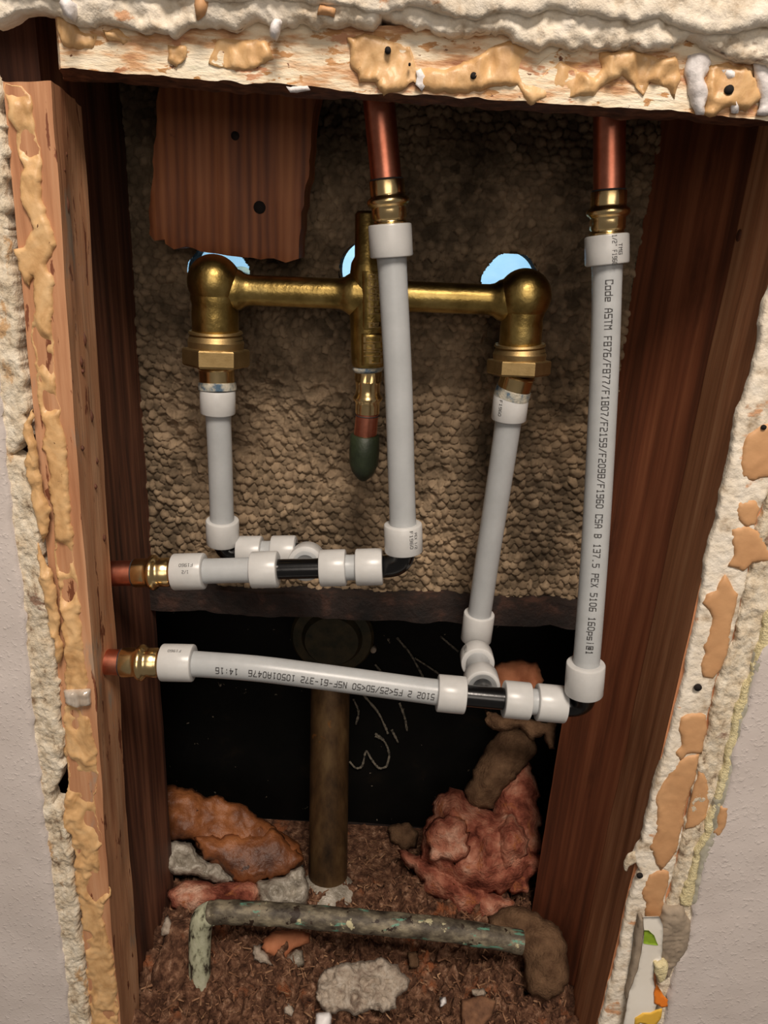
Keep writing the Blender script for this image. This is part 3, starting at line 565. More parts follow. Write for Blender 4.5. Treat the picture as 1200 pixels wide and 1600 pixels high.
# unseen cap added to keep stray light out of the cavity top
mb = MB(); mb.add(*hexa([(-.30, .37, .80), (.30, .37, .80), (.30, .37, .78), (-.30, .37, .78)], [(-.30, .53, .80), (.30, .53, .80), (.30, .53, .78), (-.30, .53, .78)], (20, 2, 8), .0005)); tag(mb.build('light_shield_2', WOODB, weld=1e-6), kind='structure')
mb = MB()   # unseen boards added either side of the bay against light leaks
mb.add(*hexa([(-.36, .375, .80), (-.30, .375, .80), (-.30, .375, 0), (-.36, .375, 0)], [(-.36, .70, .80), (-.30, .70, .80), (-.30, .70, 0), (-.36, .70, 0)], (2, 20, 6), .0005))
tag(mb.build('light_shield_3', WOODB, weld=1e-6), kind='structure')
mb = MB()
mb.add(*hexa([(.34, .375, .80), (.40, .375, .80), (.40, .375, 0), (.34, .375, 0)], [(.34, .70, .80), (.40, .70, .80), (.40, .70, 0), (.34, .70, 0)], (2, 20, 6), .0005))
tag(mb.build('light_shield_4', WOODB, weld=1e-6), kind='structure')

# ------------------------------------------------------------------ plumbing
def ring_geo(a, b, r=.0114):
    L = (b-a).length; e = min(.0009/L, .2)
    return lathe(a, b, [(0, r*.74), (0, r-.0010), (e*.35, r-.0003), (e, r), (.5, r*1.004), (1-e, r), (1-e*.35, r-.0003), (1, r-.0010), (1, r*.74)], 48)
GL = {
 '0': ['0 1 0 5 1 6 3 6 4 5 4 1 3 0 1 0 0 1'], '1': ['1 5 2 6 2 0', '1 0 3 0'], '2': ['0 6 3 6 4 5 4 4 3 3 1 3 0 2 0 0 4 0'], '3': ['0 6 4 6 4 0 0 0', '1 3 4 3'], '4': ['3 0 3 6 0 2 4 2'],
 '5': ['4 6 0 6 0 3.4 3 3.4 4 2.6 4 1 3 0 0 0'], '6': ['4 6 1 6 0 5 0 0 4 0 4 3 0 3'], '7': ['0 6 4 6 4 5 2 2 2 0'], '8': ['0 0 0 6 4 6 4 0 0 0', '0 3 4 3'], '9': ['4 3 0 3 0 6 4 6 4 1 3 0 0 0'],
 'A': ['0 0 0 4 1 6 3 6 4 4 4 0', '0 2.6 4 2.6'], 'B': ['0 0 0 6 3 6 4 5 4 4 3 3 4 2 4 1 3 0 0 0', '0 3 3 3'], 'C': ['4 5 4 6 0 6 0 0 4 0 4 1'], 'D': ['0 0 0 6 3 6 4 5 4 1 3 0 0 0'], 'E': ['4 6 0 6 0 0 4 0', '0 3 3 3'],
 'F': ['4 6 0 6 0 0', '0 3 3 3'], 'G': ['4 5 4 6 0 6 0 0 4 0 4 3 2.4 3'], 'M': ['0 0 0 6 2 4 4 6 4 0'], 'N': ['0 0 0 6 4 0 4 6'], 'P': ['0 0 0 6 4 6 4 3 0 3'], 'R': ['0 0 0 6 4 6 4 3 0 3', '2 3 4 0'], 'S': ['4 6 0 6 0 3 4 3 4 0 0 0'],
 'T': ['0 6 4 6', '2 6 2 0'], 'U': ['0 6 0 1 1 0 3 0 4 1 4 6'], 'X': ['0 6 4 0', '0 0 4 6'], 'c': ['4 4 0 4 0 0 4 0'], 'p': ['0 -1 0 4 4 4 4 1 0 1'], 's': ['4 4 0 4 0 2 4 2 4 0 0 0'], 'i': ['2 0 2 4', '2 5.4 2 6'],
 'o': ['0 0 0 4 4 4 4 0 0 0'], 'd': ['4 6 4 0 0 0 0 4 4 4'], 'e': ['4 0 0 0 0 4 4 4 4 2 0 2'], '/': ['0 0 4 6'], '-': ['.4 3 3.6 3'], '.': ['1.6 0 2.2 0'], '<': ['4 5 0 3 4 1'], ':': ['2 1 2 1.6', '2 4 2 4.6'], '"': ['1 6 1 4.6', '3 6 3 4.6'],
 '@': ['3 2 1.4 2 1.4 4 3 4 3 1.6 4 1.6 4 6 0 6 0 0 4 0'], ' ': []}
def text_mesh(body, size=1.0, bold=0):
    """monospaced inkjet-like stroke letters, cap height .7"""
    k = .7/6; wd = .46+bold; V_ = []; Fc = []
    for n, ch in enumerate(body):
        for st in GL[ch]:
            f = [float(x) for x in st.split()]; pts = [Vector((f[i]+n*6.2, f[i+1], 0)) for i in range(0, len(f), 2)]
            for a, b in zip(pts, pts[1:]):
                d = (b-a).normalized(); e = Vector((-d.y, d.x, 0))*wd; a2 = a-d*wd; b2 = b+d*wd; m_ = max(1, int((b2-a2).length/1.2)); o = len(V_)
                for i in range(m_+1): c = a2.lerp(b2, i/m_); V_ += [(c-e)*k, (c+e)*k]
                for i in range(m_): q = o+2*i; Fc.append([q, q+2, q+3, q+1])
    return V_, Fc
def wrap_text(body, path, r, s0, length, hgt, ang=0.0, name='printed_text', parent=None, mt=INK, lift=.00012, extr=0, bold=0, flat=False):
    """letters laid along path, starting s0 metres in, stretched to length, facing the camera turned by ang"""
    V_, Fc = text_mesh(body, 1.0, bold); x0 = min(v_.x for v_ in V_); x1 = max(v_.x for v_ in V_); ys = [v_.y for v_ in V_]; ym = .34
    path = [Vector(p_) for p_ in path]; cum = [0]
    for a, b in zip(path, path[1:]): cum.append(cum[-1]+(b-a).length)
    def at(s):
        s = max(0, min(cum[-1]-1e-9, s)); i = max(0, min(len(path)-2, int(np.searchsorted(cum, s, side='right'))-1)); return path[i].lerp(path[i+1], (s-cum[i])/max(1e-9, cum[i+1]-cum[i])), (path[i+1]-path[i]).normalized()
    out = []
    mid, _ = at(cum[-1]/2)
    for v_ in V_:
        c, T = at(s0+(v_.x-x0)/(x1-x0)*length); N_ = (CAM-mid); N_ = (N_-T*N_.dot(T)).normalized(); B = N_.cross(T)
        y = (v_.y-ym)*hgt/.7
        rr = r(c) if callable(r) else r
        if flat: out.append(c+N_*(rr+lift)+B*y)
        else: ph = y/rr+ang; out.append(c+(N_*math.cos(ph)+B*math.sin(ph))*(rr+lift))
    if extr:
        return out, Fc
    return mk(name, out, Fc, mt, parent, smooth=False)
def pipe_radii(path, r=.0078, flare=.0015, fl=.018, a=True, b=True):
    cum = [0]
    for p_, q in zip(path, path[1:]): cum.append(cum[-1]+(q-p_).length)
    L = cum[-1]; out = []
    for s in cum:
        e = 0
        if a: e = max(e, math.exp(-(s/fl)**2*2))
        if b: e = max(e, math.exp(-((L-s)/fl)**2*2))
        out.append(r+flare*e)
    return out
def pex(label, pts, ringA, ringB, prints=(), rp=(), group=None, n=24, r=.0078, rr=.0114):
    """pts pipe centre points; ringA, ringB (start,end) points"""
    pts = [Vector(p_) for p_ in pts]; path = bez(pts, n) if len(pts) > 2 else [pts[0].lerp(pts[1], i/40) for i in range(41)]
    t = thing('plastic_pipe', label, 'pipe', path[0].lerp(path[-1], .5), group)
    short = (path[-1]-path[0]).length < .03
    mb = MB(); mb.add(*sweep(path, pipe_radii(path, r, .0013 if not short else .0006), 40)); mb.build('pipe', PEX, t, sharp=60)
    rings = []
    for a, b in [q for q in (ringA, ringB) if q]:
        mb = MB(); mb.add(*ring_geo(Vector(a), Vector(b), rr)); rings.append(mb.build('expansion_ring', RING, t, sharp=38))
    for (body, s0, ln, h, ang, rev) in prints:
        wrap_text(body, path[::-1] if rev else path, r, s0, ln, h, ang, 'printed_text', t)
    for (a, b, body, s0, ln, h, ang, ri) in rp:
        wrap_text(body, [Vector(a), Vector(a).lerp(Vector(b), .5), Vector(b)], rr, s0, ln, h, ang, 'printed_text', rings[ri])
    return t
def fixprint(): pass
def along(a, b, k): return a+(b-a)*k
def elong(a, b, d): return b+(b-a).normalized()*d

# --- upper supply run
Du = .413
def U(x): return P(x, 896-(x-180)*.0255 if x < 640 else 884, Du)
def Lw(x): return P(x, 1034.5+(x-188)*.0 if x < 303 else 1084.5+(x-705)*.095, .388)
# copper stubs and press fittings
def copper(label, a, b, r=.00795, mark=None, sink=0):
    t = thing('copper_pipe', label, 'pipe', a.lerp(b, .5)); mb = MB(); mb.add(*sweep([a.lerp(b, k/8) for k in range(9)], [r]*9, 36)); mb.build('pipe', COPPER, t, sharp=60)
    return t
def adapter(label, a, b):
    """press fitting, a at the copper end"""
    t = thing('press_fitting', label, 'fitting', a.lerp(b, .5)); r = .0091
    prof = [(0, .0079), (0, r*.98, .2), (.02, r, .2), (.28, r, .2), (.33, .0089), (.36, .0093), (.39, .0103), (.43, .0110), (.47, .0112), (.51, .0110), (.55, .0103), (.58, .0093), (.61, .0089), (.66, r, .2), (.86, r, .2), (.88, .0084), (.93, .0085), (.95, .0093), (1.0, .0093), (1.0, .006)]
    mb = MB(); mb.add(*lathe(a, b, prof, 60)); mb.build('fitting_body', BRASSP, t, sharp=60)
    T = (b-a).normalized(); mb = MB(); mb.add(*lathe(a-T*.0008, a+T*.0002, [(0, .0083), (0, .0086), (1, .0086), (1, .0083)], 36)); mb.build('seal_line', INK, t)
    return t
copper('short copper stub emerging from behind left stud on the upper run', U(150), U(209.5))
adapter('shiny brass press fitting on the upper copper stub at left', U(211), U(273))
pex('short white pipe with two rings on the upper run, beside the left brass press fitting', [U(272), U(434)], (U(271), U(320)), (U(393), U(435)),
    rp=[(U(320), U(271), 'F1960', .0045, .0085, .0018, -.35, 0), (U(320), U(271), '1/2', .007, .004, .0018, .02, 0)])
# expansion ring text is laid on ring surface; tee
def fitting_tube(mb, path, r): mb.add(*sweep(path, [r]*len(path), 36))
RBK = .0063
tee = thing('plastic_tee', 'black plastic tee on the upper run between white rings', 'fitting', U(470))
mb = MB(); fitting_tube(mb, [U(434.6), U(468), U(501)], RBK)
brU = U(474); brE = P(484, 866, .4500)
fitting_tube(mb, [brU, brU.lerp(brE, .5), brU.lerp(brE, .8)], RBK); mb.build('tee_body', BLKP, tee, sharp=50)
pex('short white pipe segment with two rings between upper tee and upper elbow', [U(500), U(598)], (U(500), U(541)), (U(556), U(598)))
# mid riser
mTop = P(609, 350, .415); m1 = P(612, 402, .4148); mB0 = P(629.5, 818, .4075); mB = P(631, 862, .4065)
def elbow(label, a, b, c, rad=.006, r=.0068, name='plastic_elbow'):
    """a-b-c with a rounded bend at b"""
    k1 = (a-b).normalized()*rad*1.4; k2 = (c-b).normalized()*rad*1.4; path = [a, b+k1*1.001]
    p0, p1, p2 = b+k1, b, b+k2
    for i in range(1, 12): t_ = i/12; path.append(p0*(1-t_)**2+p1*2*t_*(1-t_)+p2*t_*t_)
    path += [p2, c]; t = thing(name, label, 'fitting', b); mb = MB(); mb.add(*sweep(path, [r]*len(path), 36))
    mb.build('elbow_body', BLKP, t, sharp=60); return t
elbow('black plastic elbow at the right end of the upper run, under the middle riser', U(597.5), P(630, 883.5, .4085), mB+Vector((0, 0, .0005)), r=.0069, rad=.0075)
pex('white middle riser pipe running from upper elbow up past the valve centre', [mTop, P(613, 420, .4147), P(622.5, 600, .412), P(627.5, 760, .4085), mB], (mTop, m1), (mB0, mB),
    rp=[(mB0, mB, 'F1960', .0015, .011, .0018, .42, 1), (mB0, mB, 'PEX 1/2', .003, .010, .0016, .68, 1)])
adapter('brass press fitting on the middle riser, below its copper pipe', P(604, 282, .4155), P(609.5, 352, .415))
copper('copper pipe coming down from header to the middle riser', P(583, 60, .417), P(603.5, 281, .4155))
# rear branch: ring facing camera, elbow, stub, elbow below left drop
Db = .4560
def V2(x): return P(x, 863-(x-440)*.01, Db)
bR0 = brU.lerp(brE, .30); bR1 = brU.lerp(brE, 1.0)
pex('white ring-ended stub behind the upper tee, pointing towards the room', [brU.lerp(brE, .26), brE], (bR0, brU.lerp(brE, .72)), None)
elbow('black plastic elbow hidden behind the upper tee branch', brU.lerp(brE, .80), P(486, 861, Db+.001), V2(464), r=.0064)
pex('short white pipe with two rings behind the upper run, right of the left drop', [V2(463.5), V2(372)], (V2(463), V2(425)), (V2(410), V2(372)))
lT0 = P(340, 608, .4520); lT1 = P(340.5, 646, .4522); lB0 = P(347.5, 812, .4545); lB1 = P(348, 849, .4555)
elbow('black plastic elbow beneath the left drop pipe', V2(373), P(349, 864.5, Db), lB1+Vector((0, 0, .0005)), r=.0066, rad=.0070)
pex('white left drop pipe hanging from the left valve nut', [lT0, P(341, 650, .4523), P(344, 720, .4530), lB1], (lT0, lT1), (lB0, lB1), r=.0078, rr=.0109)

# --- lower run
Dl = .388
def L1(x): return P(x, 1035.5, Dl)
copper('copper stub emerging from behind left stud on the lower run', P(165, 1034, Dl), P(191, 1035, Dl))
adapter('brass press fitting at the left end of the lower run', P(191.5, 1035, Dl), P(255, 1035.5, Dl))
def LR(x): return P(x, 1084.5+(x-705)*.092, Dl-.001)
lpts = [P(254, 1035, Dl), P(300, 1037, Dl), P(400, 1044.5, Dl-.002), P(500, 1057, Dl-.002), P(600, 1070.5, Dl-.001), P(690, 1082.5, Dl), LR(727)]
pex('long white pipe of the lower run, slightly sagging, printed upside down', lpts, (P(253, 1035, Dl), P(303, 1036, Dl)), (LR(683), LR(727)),
    prints=[('c 5102 2 FS<25/SD<50 NSF-61-372 10501A0476  14:16', .0142, .1385, .0037, .42, True)],
    rp=[(P(303, 1036, Dl), P(253, 1035, Dl), 'F1960', .006, .008, .0016, -.65, 0)])
tee2 = thing('plastic_tee', 'black plastic tee on the lower run between white rings', 'fitting', LR(757)); mb = MB(); fitting_tube(mb, [LR(726.5), LR(757), LR(788)], RBK*1.07)
tb0 = LR(757); tb1 = P(741, 1008, .4640)
fitting_tube(mb, [tb0, tb0.lerp(tb1, .25), tb0.lerp(tb1, .36)], RBK); mb.build('tee_body', BLKP, tee2, sharp=50)
pex('short white pipe segment with two rings between lower tee and lower elbow', [LR(786.5), LR(883)], (LR(786.5), LR(828)), (LR(838), LR(883)))
rTop = P(948, 367, .416); rT1 = P(948.5, 414, .415); rB0 = P(915.5, 1036, .3815); rB = P(912, 1083, .3805)
elbow('black plastic elbow at the right end of the lower run, under the right riser', LR(882.5), P(911, 1103.5, Dl-.002), rB+Vector((0, 0, .0005)), r=.0073, rad=.0080)
rpath = [rTop, P(948.6, 420, .4148), P(945, 560, .410), P(939, 690, .404), P(933, 800, .398), P(926.5, 900, .391), P(919, 1000, .384), rB]
pex('long white right riser pipe printed with black code, beside the right stud', rpath, (rTop, rT1), (rB0, rB),
    prints=[('- Code ASTM F876/F877/F1807/F2159/F2098/F1960 CSA B 137.5 PEX 5106 160psi@1', .0172, .215, .0036, .15, False)],
    rp=[(rTop, rT1, '1/2" F1960', .0008, .0145, .0022, .34, 0), (rTop, rT1, 'TMG', .005, .0055, .0020, .62, 0)])
adapter('brass press fitting on the right riser, below its copper pipe', P(951.5, 299, .417), P(948.5, 368, .416))
copper('copper pipe coming down from header to the right riser', P(953, 60, .418), P(951.7, 297.5, .417))
# lower tee branch going back and up
kA = P(799, 616, .4540); kA1 = P(794.5, 656, .4546); kB0 = P(749, 958, .4640); kB1 = P(743.5, 1000, .4645)
pex('short white branch stub with two rings reaching back from the lower tee', [tb0.lerp(tb1, .16), tb0.lerp(tb1, .79)], (tb0.lerp(tb1, .16), tb0.lerp(tb1, .35)), (tb0.lerp(tb1, .60), tb0.lerp(tb1, .79)),
    rp=[(tb0.lerp(tb1, .60), tb0.lerp(tb1, .79), 'F1960', .002, .010, .0022, .6, 1)])
elbow('black plastic elbow at the foot of the right drop pipe', tb0.lerp(tb1, .785), P(740.5, 1006, .4665), kB1+Vector((0, 0, .0005)), r=.0066, rad=.007)
pex('white right drop pipe slanting down from the right valve nut', [kA, kA1, P(779, 760, .4580), P(762, 870, .4615), kB1], (kA, kA1), (kB0, kB1), r=.0082, rr=.0109,
    rp=[(kA, kA1, 'F1960', .002, .010, .0018, -.55, 0)])

# --- brass valve
DV = .458
val = thing('brass_valve', 'cast brass two-handle valve body spanning the back of the opening', 'valve', P(575, 480, DV))
mb = MB()
cL = P(335, 441, DV-.004); cR = P(819, 463, DV-.004); cM = P(575, 460, DV)
def ball(c, r, sq=(1, 1, 1)):
    V_ = []; Fc = []; nu, nv = 36, 20
    for j in range(nv+1):
        ph = math.pi*j/nv
        for i in range(nu): th = 2*math.pi*i/nu; V_.append(c+Vector((r*sq[0]*math.sin(ph)*math.cos(th), r*sq[1]*math.sin(ph)*math.sin(th), r*sq[2]*math.cos(ph))))
    for j in range(nv):
        for i in range(nu): Fc.append((j*nu+i, j*nu+(i+1) % nu, (j+1)*nu+(i+1) % nu, (j+1)*nu+i)[::-1])
    return V_, Fc
rB_ = R(42, cL)
for c in (cL, cR):
    mb.add(*ball(c, rB_, (1, 1, 1.0)))
    dn = Vector((0, 0, -.0045)); mb.add(*sweep([c+dn, c+dn+Vector((0, .02, 0)), c+dn+Vector((0, .05, 0)), c+dn+Vector((0, .08, 0))], [rB_*.72, rB_*.66, rB_*.62, rB_*.62], 36))    # valve stem housing going back through the wall
# cross bar with flared ends
bl = P(345, 452, DV-.002); br = P(810, 470, DV-.002); n_ = 60; L = (br-bl).length
path = [bl.lerp(br, i/n_) for i in range(n_+1)]
rad = []
for i in range(n_+1):
    t_ = i/n_; r = R(23, cM); x_ = t_*(810-345)+345
    for cx_ in (345, 575, 810): r += R(9, cM)*math.exp(-((abs(x_-cx_)-26)/10)**2) if abs(x_-cx_) > 26 else R(9, cM)
    rad.append(r)
mb.add(*sweep(path, rad, 36))
# necks
for c, q0, q1 in ((cL, P(336, 470, DV-.004), P(337, 520, DV-.004)), (cR, P(815, 492, DV-.004), P(812, 541, DV-.004))):
    r = R(36.5, q0) if c is cL else R(33, q0); mb.add(*lathe(c, q1, [(0, r*.9), (.3, r*1.04), (.45, r*.97), (.6, r), (.94, r), (1, r*.97)], 40))
# centre body: barrel with shoulders, top inlet behind riser
q0 = P(576, 330, DV-.002); q1 = P(575, 572, DV-.004); Rr = R(27, q1)
mb.add(*lathe(q0, q1, [(0, Rr*.62), (.02, Rr*.74), (.28, Rr*.76), (.32, Rr*.95), (.38, Rr*1.02), (.6, Rr*1.06), (.9, Rr*.98), (.97, Rr*.97), (1, Rr*.9)], 44))
mb.add(*sweep([cM+Vector((0, t_, 0)) for t_ in (0, .02, .05)], [Rr*.8, Rr*.75, Rr*.7], 28))
body = mb.build('valve_body', BRASS, val, sharp=55)
# raised plate with lettering
tx = P(579, 498, DV-.004)
pth = [P(579, 566, DV-.004), P(579.5, 500, DV-.004), P(580, 428, DV-.004)]
def wrapbox(y0, y1, hh, ang, th_):
    V_ = []; Fc = []; n1, n2 = 20, 8; a = P(579, y1, DV-.004); b = P(579, y0, DV-.004); T = (b-a).normalized(); N_ = (CAM-a); N_ = (N_-T*N_.dot(T)).normalized(); B = N_.cross(T)
    for j in range(n2+1):
        for i in range(n1+1):
            s_ = i/n1; y = (j/n2-.5)*2*hh; ed = min(i, n1-i, (j)*1.0, (n2-j)*1.0); ph = y/Rr+ang
            V_.append(a.lerp(b, s_)+(N_*math.cos(ph)+B*math.sin(ph))*(Rr*1.045+th_*min(1, ed)-.0003*(ed == 0)))
    for j in range(n2):
        for i in range(n1): q = j*(n1+1)+i; Fc.append((q, q+1, q+n1+2, q+n1+1))
    return V_, Fc
mb = MB(); mb.add(*wrapbox(518, 567, .0072, -.14, .0010)); mb.add(*wrapbox(422, 512, .0066, -.16, .0004))
pt_ = mb.build('raised_plate', BRASS, body, sharp=60)
def emb(body_txt, ya, yb, h, ang):
    a, b = P(579, ya, DV-.004), P(579, yb, DV-.004); V1, Fc = wrap_text(body_txt, [a, a.lerp(b, .5), b], Rr*1.05, 0, (b-a).length, h, ang, extr=1, lift=.0007)
    V2_, _ = wrap_text(body_txt, [a, a.lerp(b, .5), b], Rr*1.05, 0, (b-a).length, h, ang, extr=1, lift=.0019)
    ed = {}
    for f in Fc:
        for i in range(len(f)): ed[(f[i], f[(i+1) % len(f)])] = 1
    n1 = len(V1); FF = [tuple(x+n1 for x in f) for f in Fc]
    for (i, j) in list(ed):
        if (j, i) not in ed: FF.append((i, j, j+n1, i+n1))
    o = mk('embossed_text', V1+V2_, FF, BRASSN, body, smooth=False); return o
emb('cUPC', 563, 522, .0088, -.14); emb('@ GERBER', 508, 426, .0062, -.24)
# union nuts, washers, tailpieces, corrosion bands
for k, (a, w0, w1, n1, t1, c1, rn) in enumerate([((337, 516), (337, 517), (337.5, 530), (338, 572), (339.5, 597), (340, 609), 45), ((812.5, 536), (812.5, 537), (812, 550), (809.5, 585), (803, 607), (798.5, 621), 43)]):
    d0 = DV-.004; w0 = P(*w0, d0); w1 = P(*w1, d0); n1 = P(*n1, d0-.001); t1 = P(*t1, .4530 if k == 0 else .4535); c1 = P(*c1, .4525 if k == 0 else .4540); r = R(rn, w0)
    mb = MB(); mb.add(*lathe(w0, w1, [(0, r*.70), (0, r*.90), (.25, r*.93), (.45, r*.86), (.6, r*.90), (.9, r*.93), (1, r*.8)], 40)); wa = mb.build('washer', CORR if 0 else BRASSN, val, sharp=40)
    mb = MB(); mb.add(*lathe(w1, n1, [(0, r*.75), (0, r*.93), (.1, r*.97), (.33, r*.95), (.35, r*1.12, 1), (.40, r*1.16, 1), (.92, r*1.16, 1), (1, r*1.10, 1), (1, r*.6)], 48)); mb.build('union_nut', BRASSN, val, sharp=25)
    mb = MB(); mb.add(*lathe(n1, t1, [(0, r*.62), (.1, r*.66), (.2, r*.62), (1, r*.62), (1, r*.5)], 40)); mb.build('tailpiece', BRASSP, val, sharp=30)
    mb = MB(); mb.add(*lathe(t1, c1, [(0, r*.55), (0, r*.65), (.5, r*.67), (1, r*.66), (1, r*.5)], 40)); mb.build('corroded_joint', CORR, val, sharp=40)
# capped stub below the valve
cap = thing('capped_stub', 'short copper stub with dark green cap hanging under the valve centre', 'pipe', P(572, 640, DV))
a0, a1 = P(575, 571, DV-.004), P(575.5, 580, DV-.004); mb = MB(); mb.add(*lathe(a0, a1, [(0, R(23, a0)), (.5, R(25, a0)), (1, R(22, a0))], 36)); mb.build('corroded_joint', CORR, cap)
a0, a1 = a1, P(574, 645, DV-.004); r = R(21, a0); mb = MB()
mb.add(*lathe(a0, a1, [(0, r, 1), (.22, r, 1), (.24, r*.96), (.30, r*.93), (.42, r*.90), (.54, r*.94), (.60, r*1.08), (.64, r*1.13), (.68, r*1.08), (.74, r*.94), (.80, r*.92), (1, r*.92), (1, r*.8)], 48)); mb.build('press_coupling', BRASSP, cap, sharp=50)
b1 = P(570, 686, DV-.004); mb = MB(); mb.add(*lathe(a1, b1, [(0, R(17.5, b1)), (1, R(18, b1))], 36)); mb.build('pipe', COPPER, cap, sharp=60)
mb = MB(); q = a1+Vector((.0, 0, -.0002)); mb.add(*lathe(a1-Vector((0, 0, .0012)), a1-Vector((0, 0, .0018)), [(0, R(18.2, b1)), (1, R(18.2, b1))], 36)); mb.build('pen_mark', INK, cap)
c1 = P(567, 752, DV-.004); rr = R(22.5, b1); mb = MB(); mb.add(*lathe(b1+Vector((0, 0, .003)), c1, [(0, rr*.9), (.02, rr), (.35, rr*1.06), (.6, rr*1.02), (.78, rr*.82), (.9, rr*.52), (.97, rr*.28), (1, rr*.05)], 36)); mb.build('pipe_cap', GREEN, cap, sharp=70)

# --- drain pipe and overflow flange behind
DD = .575
dr = thing('drain_pipe', 'brown tarnished drain pipe standing in the rubble behind the lower run', 'pipe', PZ(512, 1396, .0))
top = P(517, 1000, DD+.02); bot = PZ(512, 1400, -.002)
mb = MB(); pth = [top.lerp(bot, i/20) for i in range(21)]; mb.add(*sweep(pth, [R(30, p_.lerp(bot, .5)) for p_ in pth], 36)); mb.build('pipe', DRAIN, dr, sharp=60)
mb = MB(); c = P(518, 1003, DD-.006); mb.add(*lathe(c+Vector((0, .03, -.0)), c, [(0, R(64, c)), (.7, R(66, c)), (.8, R(62, c)), (.82, R(48, c)), (1, R(42, c)), (1, R(10, c))], 40)); fl = mb.build('overflow_flange', DARKFL, dr, sharp=35)
for x, y in ((473, 1020), (583, 1018)):
    mb = MB(); p_ = P(x, y, DD); mb.add(*lathe(p_+Vector((0, .008, 0)), p_, [(0, R(5, p_)), (.7, R(5, p_)), (1, R(3.4, p_))], 12)); mb.build('bolt', CHUNK, fl)
mb = MB(); c = PZ(511, 1392, .012); mb.add(*ball(c, R(44, c), (1, .9, .40))); mb.build('putty_collar', GREYPL, dr)

# ------------------------------------------------------------------ floor and rubble
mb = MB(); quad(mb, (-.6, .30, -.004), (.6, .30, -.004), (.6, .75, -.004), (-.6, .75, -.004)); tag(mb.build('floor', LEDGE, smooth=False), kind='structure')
def rubble():
    xs = np.arange(xl+.002, .20, .0013); ys = np.arange(.374, .622, .0013); X, Y = np.meshgrid(xs, ys); Q = np.stack([X, Y, np.zeros_like(X)], -1)
    h = .010+.011*fbm(Q, 14, 3)+.004*np.clip(fbm(Q+40, 110, 3)*2, -.3, 1)+.007*(1-2*np.abs(fbm(Q+5, 60, 3, .6)))+.003*fbm(Q, 240, 3)+.0025*rng.random(X.shape)
    h += .018*np.exp(-((X+.13)/.04)**2-((Y-.47)/.05)**2)-.020*np.clip((Y-.52)/.08, 0, 1)
    h = np.clip(h, .0005, None)
    V_ = np.stack([X, Y, h], -1).reshape(-1, 3); ny, nx = X.shape; i = np.arange(ny*nx).reshape(ny, nx)
    q = np.c_[i[:-1, :-1].ravel(), i[:-1, 1:].ravel(), i[1:, 1:].ravel(), i[1:, :-1].ravel()]
    o = mk('rubble', V_, q.tolist(), DIRT); tag(o, 'reddish brown crumbled dirt and sawdust covering the cavity floor', 'rubble', kind='stuff')
    return lambda x, y: float(h[min(ny-1, max(0, int((y-.374)/.0013))), min(nx-1, max(0, int((x-xs[0])/.0013)))])
hz = rubble()
mb = MB()
for k in range(2600):
    x = random.uniform(xl+.01, .17); y = random.uniform(.385, .60); z = hz(x, y)+.0008; l = random.choice((.002, .003, .004, .006, .009)); wd = random.uniform(.0004, .0016); th = random.uniform(0, 6.3)
    d = Vector((math.cos(th), math.sin(th), random.uniform(-.4, .5)))*l/2; s_ = Vector((-math.sin(th), math.cos(th), random.uniform(-.3, .3)))*wd/2; n_ = Vector((0, 0, .0005)); c = Vector((x, y, z))
    mb.add([c-d-s_, c-d+s_, c+d+s_*.5, c+d-s_*.5, c-d-s_+n_, c-d+s_+n_, c+d+s_*.5+n_, c+d-s_*.5+n_], [(0, 1, 2, 3), (7, 6, 5, 4), (0, 4, 5, 1), (1, 5, 6, 2), (2, 6, 7, 3), (3, 7, 4, 0)])
tag(mb.build('wood_splinters', SHARD, smooth=False), 'loose wood splinters and sawdust strewn over the dirt', 'splinters', kind='stuff')

def obj_pillow(label, cat, name, poly, **k):
    o = pillow(name, poly, **k); tag(o, label, cat); return o
# orange paper-like insulation with grey plastic
leaf = obj_pillow('orange brown crumpled paper sheet lying left of the drain pipe', 'paper', 'crumpled_paper',
    [(215, 1232), (262, 1228), (300, 1236), (340, 1246), (372, 1254), (400, 1276), (430, 1292), (452, 1306), (470, 1322), (476, 1340), (470, 1352), (440, 1366), (410, 1376), (380, 1378), (340, 1362), (320, 1340), (300, 1318), (262, 1310), (215, 1312)],
    dy=.535, h=.012, amp=.008, freq=30, res=.0026, mt=ORLEAF, back=.7, seed=3, edge=.0025)
def fold(d, p): return .010*(1-(1-np.clip(d/.012, 0, 1))**2)**.5+.002*fbm(p, 60, 4)*np.clip(d/.01, 0, 1)
o_, nn_ = facing(390, 1340, dy=.520)
sheet('folded_flap', [(300, 1304), (340, 1308), (400, 1302), (430, 1294), (446, 1312), (470, 1336), (472, 1350), (448, 1366), (410, 1378), (372, 1380), (352, 1362), (338, 1346), (316, 1342), (310, 1322)], o_, nn_, .0024, fold, ORLEAF, leaf, back=.5, seed=4, edge=.002)
obj_pillow('crumpled shiny grey plastic under the left end of the orange paper', 'plastic', 'crumpled_plastic',
    [(205, 1330), (252, 1322), (268, 1314), (300, 1316), (310, 1334), (322, 1346), (346, 1350), (358, 1362), (370, 1378), (340, 1378), (310, 1372), (280, 1366), (205, 1362)],
    dy=.512, h=.010, amp=.005, freq=60, res=.002, mt=GREYPL, back=.7, seed=8, ridge=True)
obj_pillow('wrinkled grey plastic tuft beside the foot of the drain pipe', 'plastic', 'crumpled_plastic', [(400, 1378), (440, 1368), (472, 1352), (482, 1380), (478, 1420), (440, 1424), (404, 1418)], z=.034, h=.012, amp=.006, freq=90, res=.002, mt=GREYPL, seed=12, ridge=True)
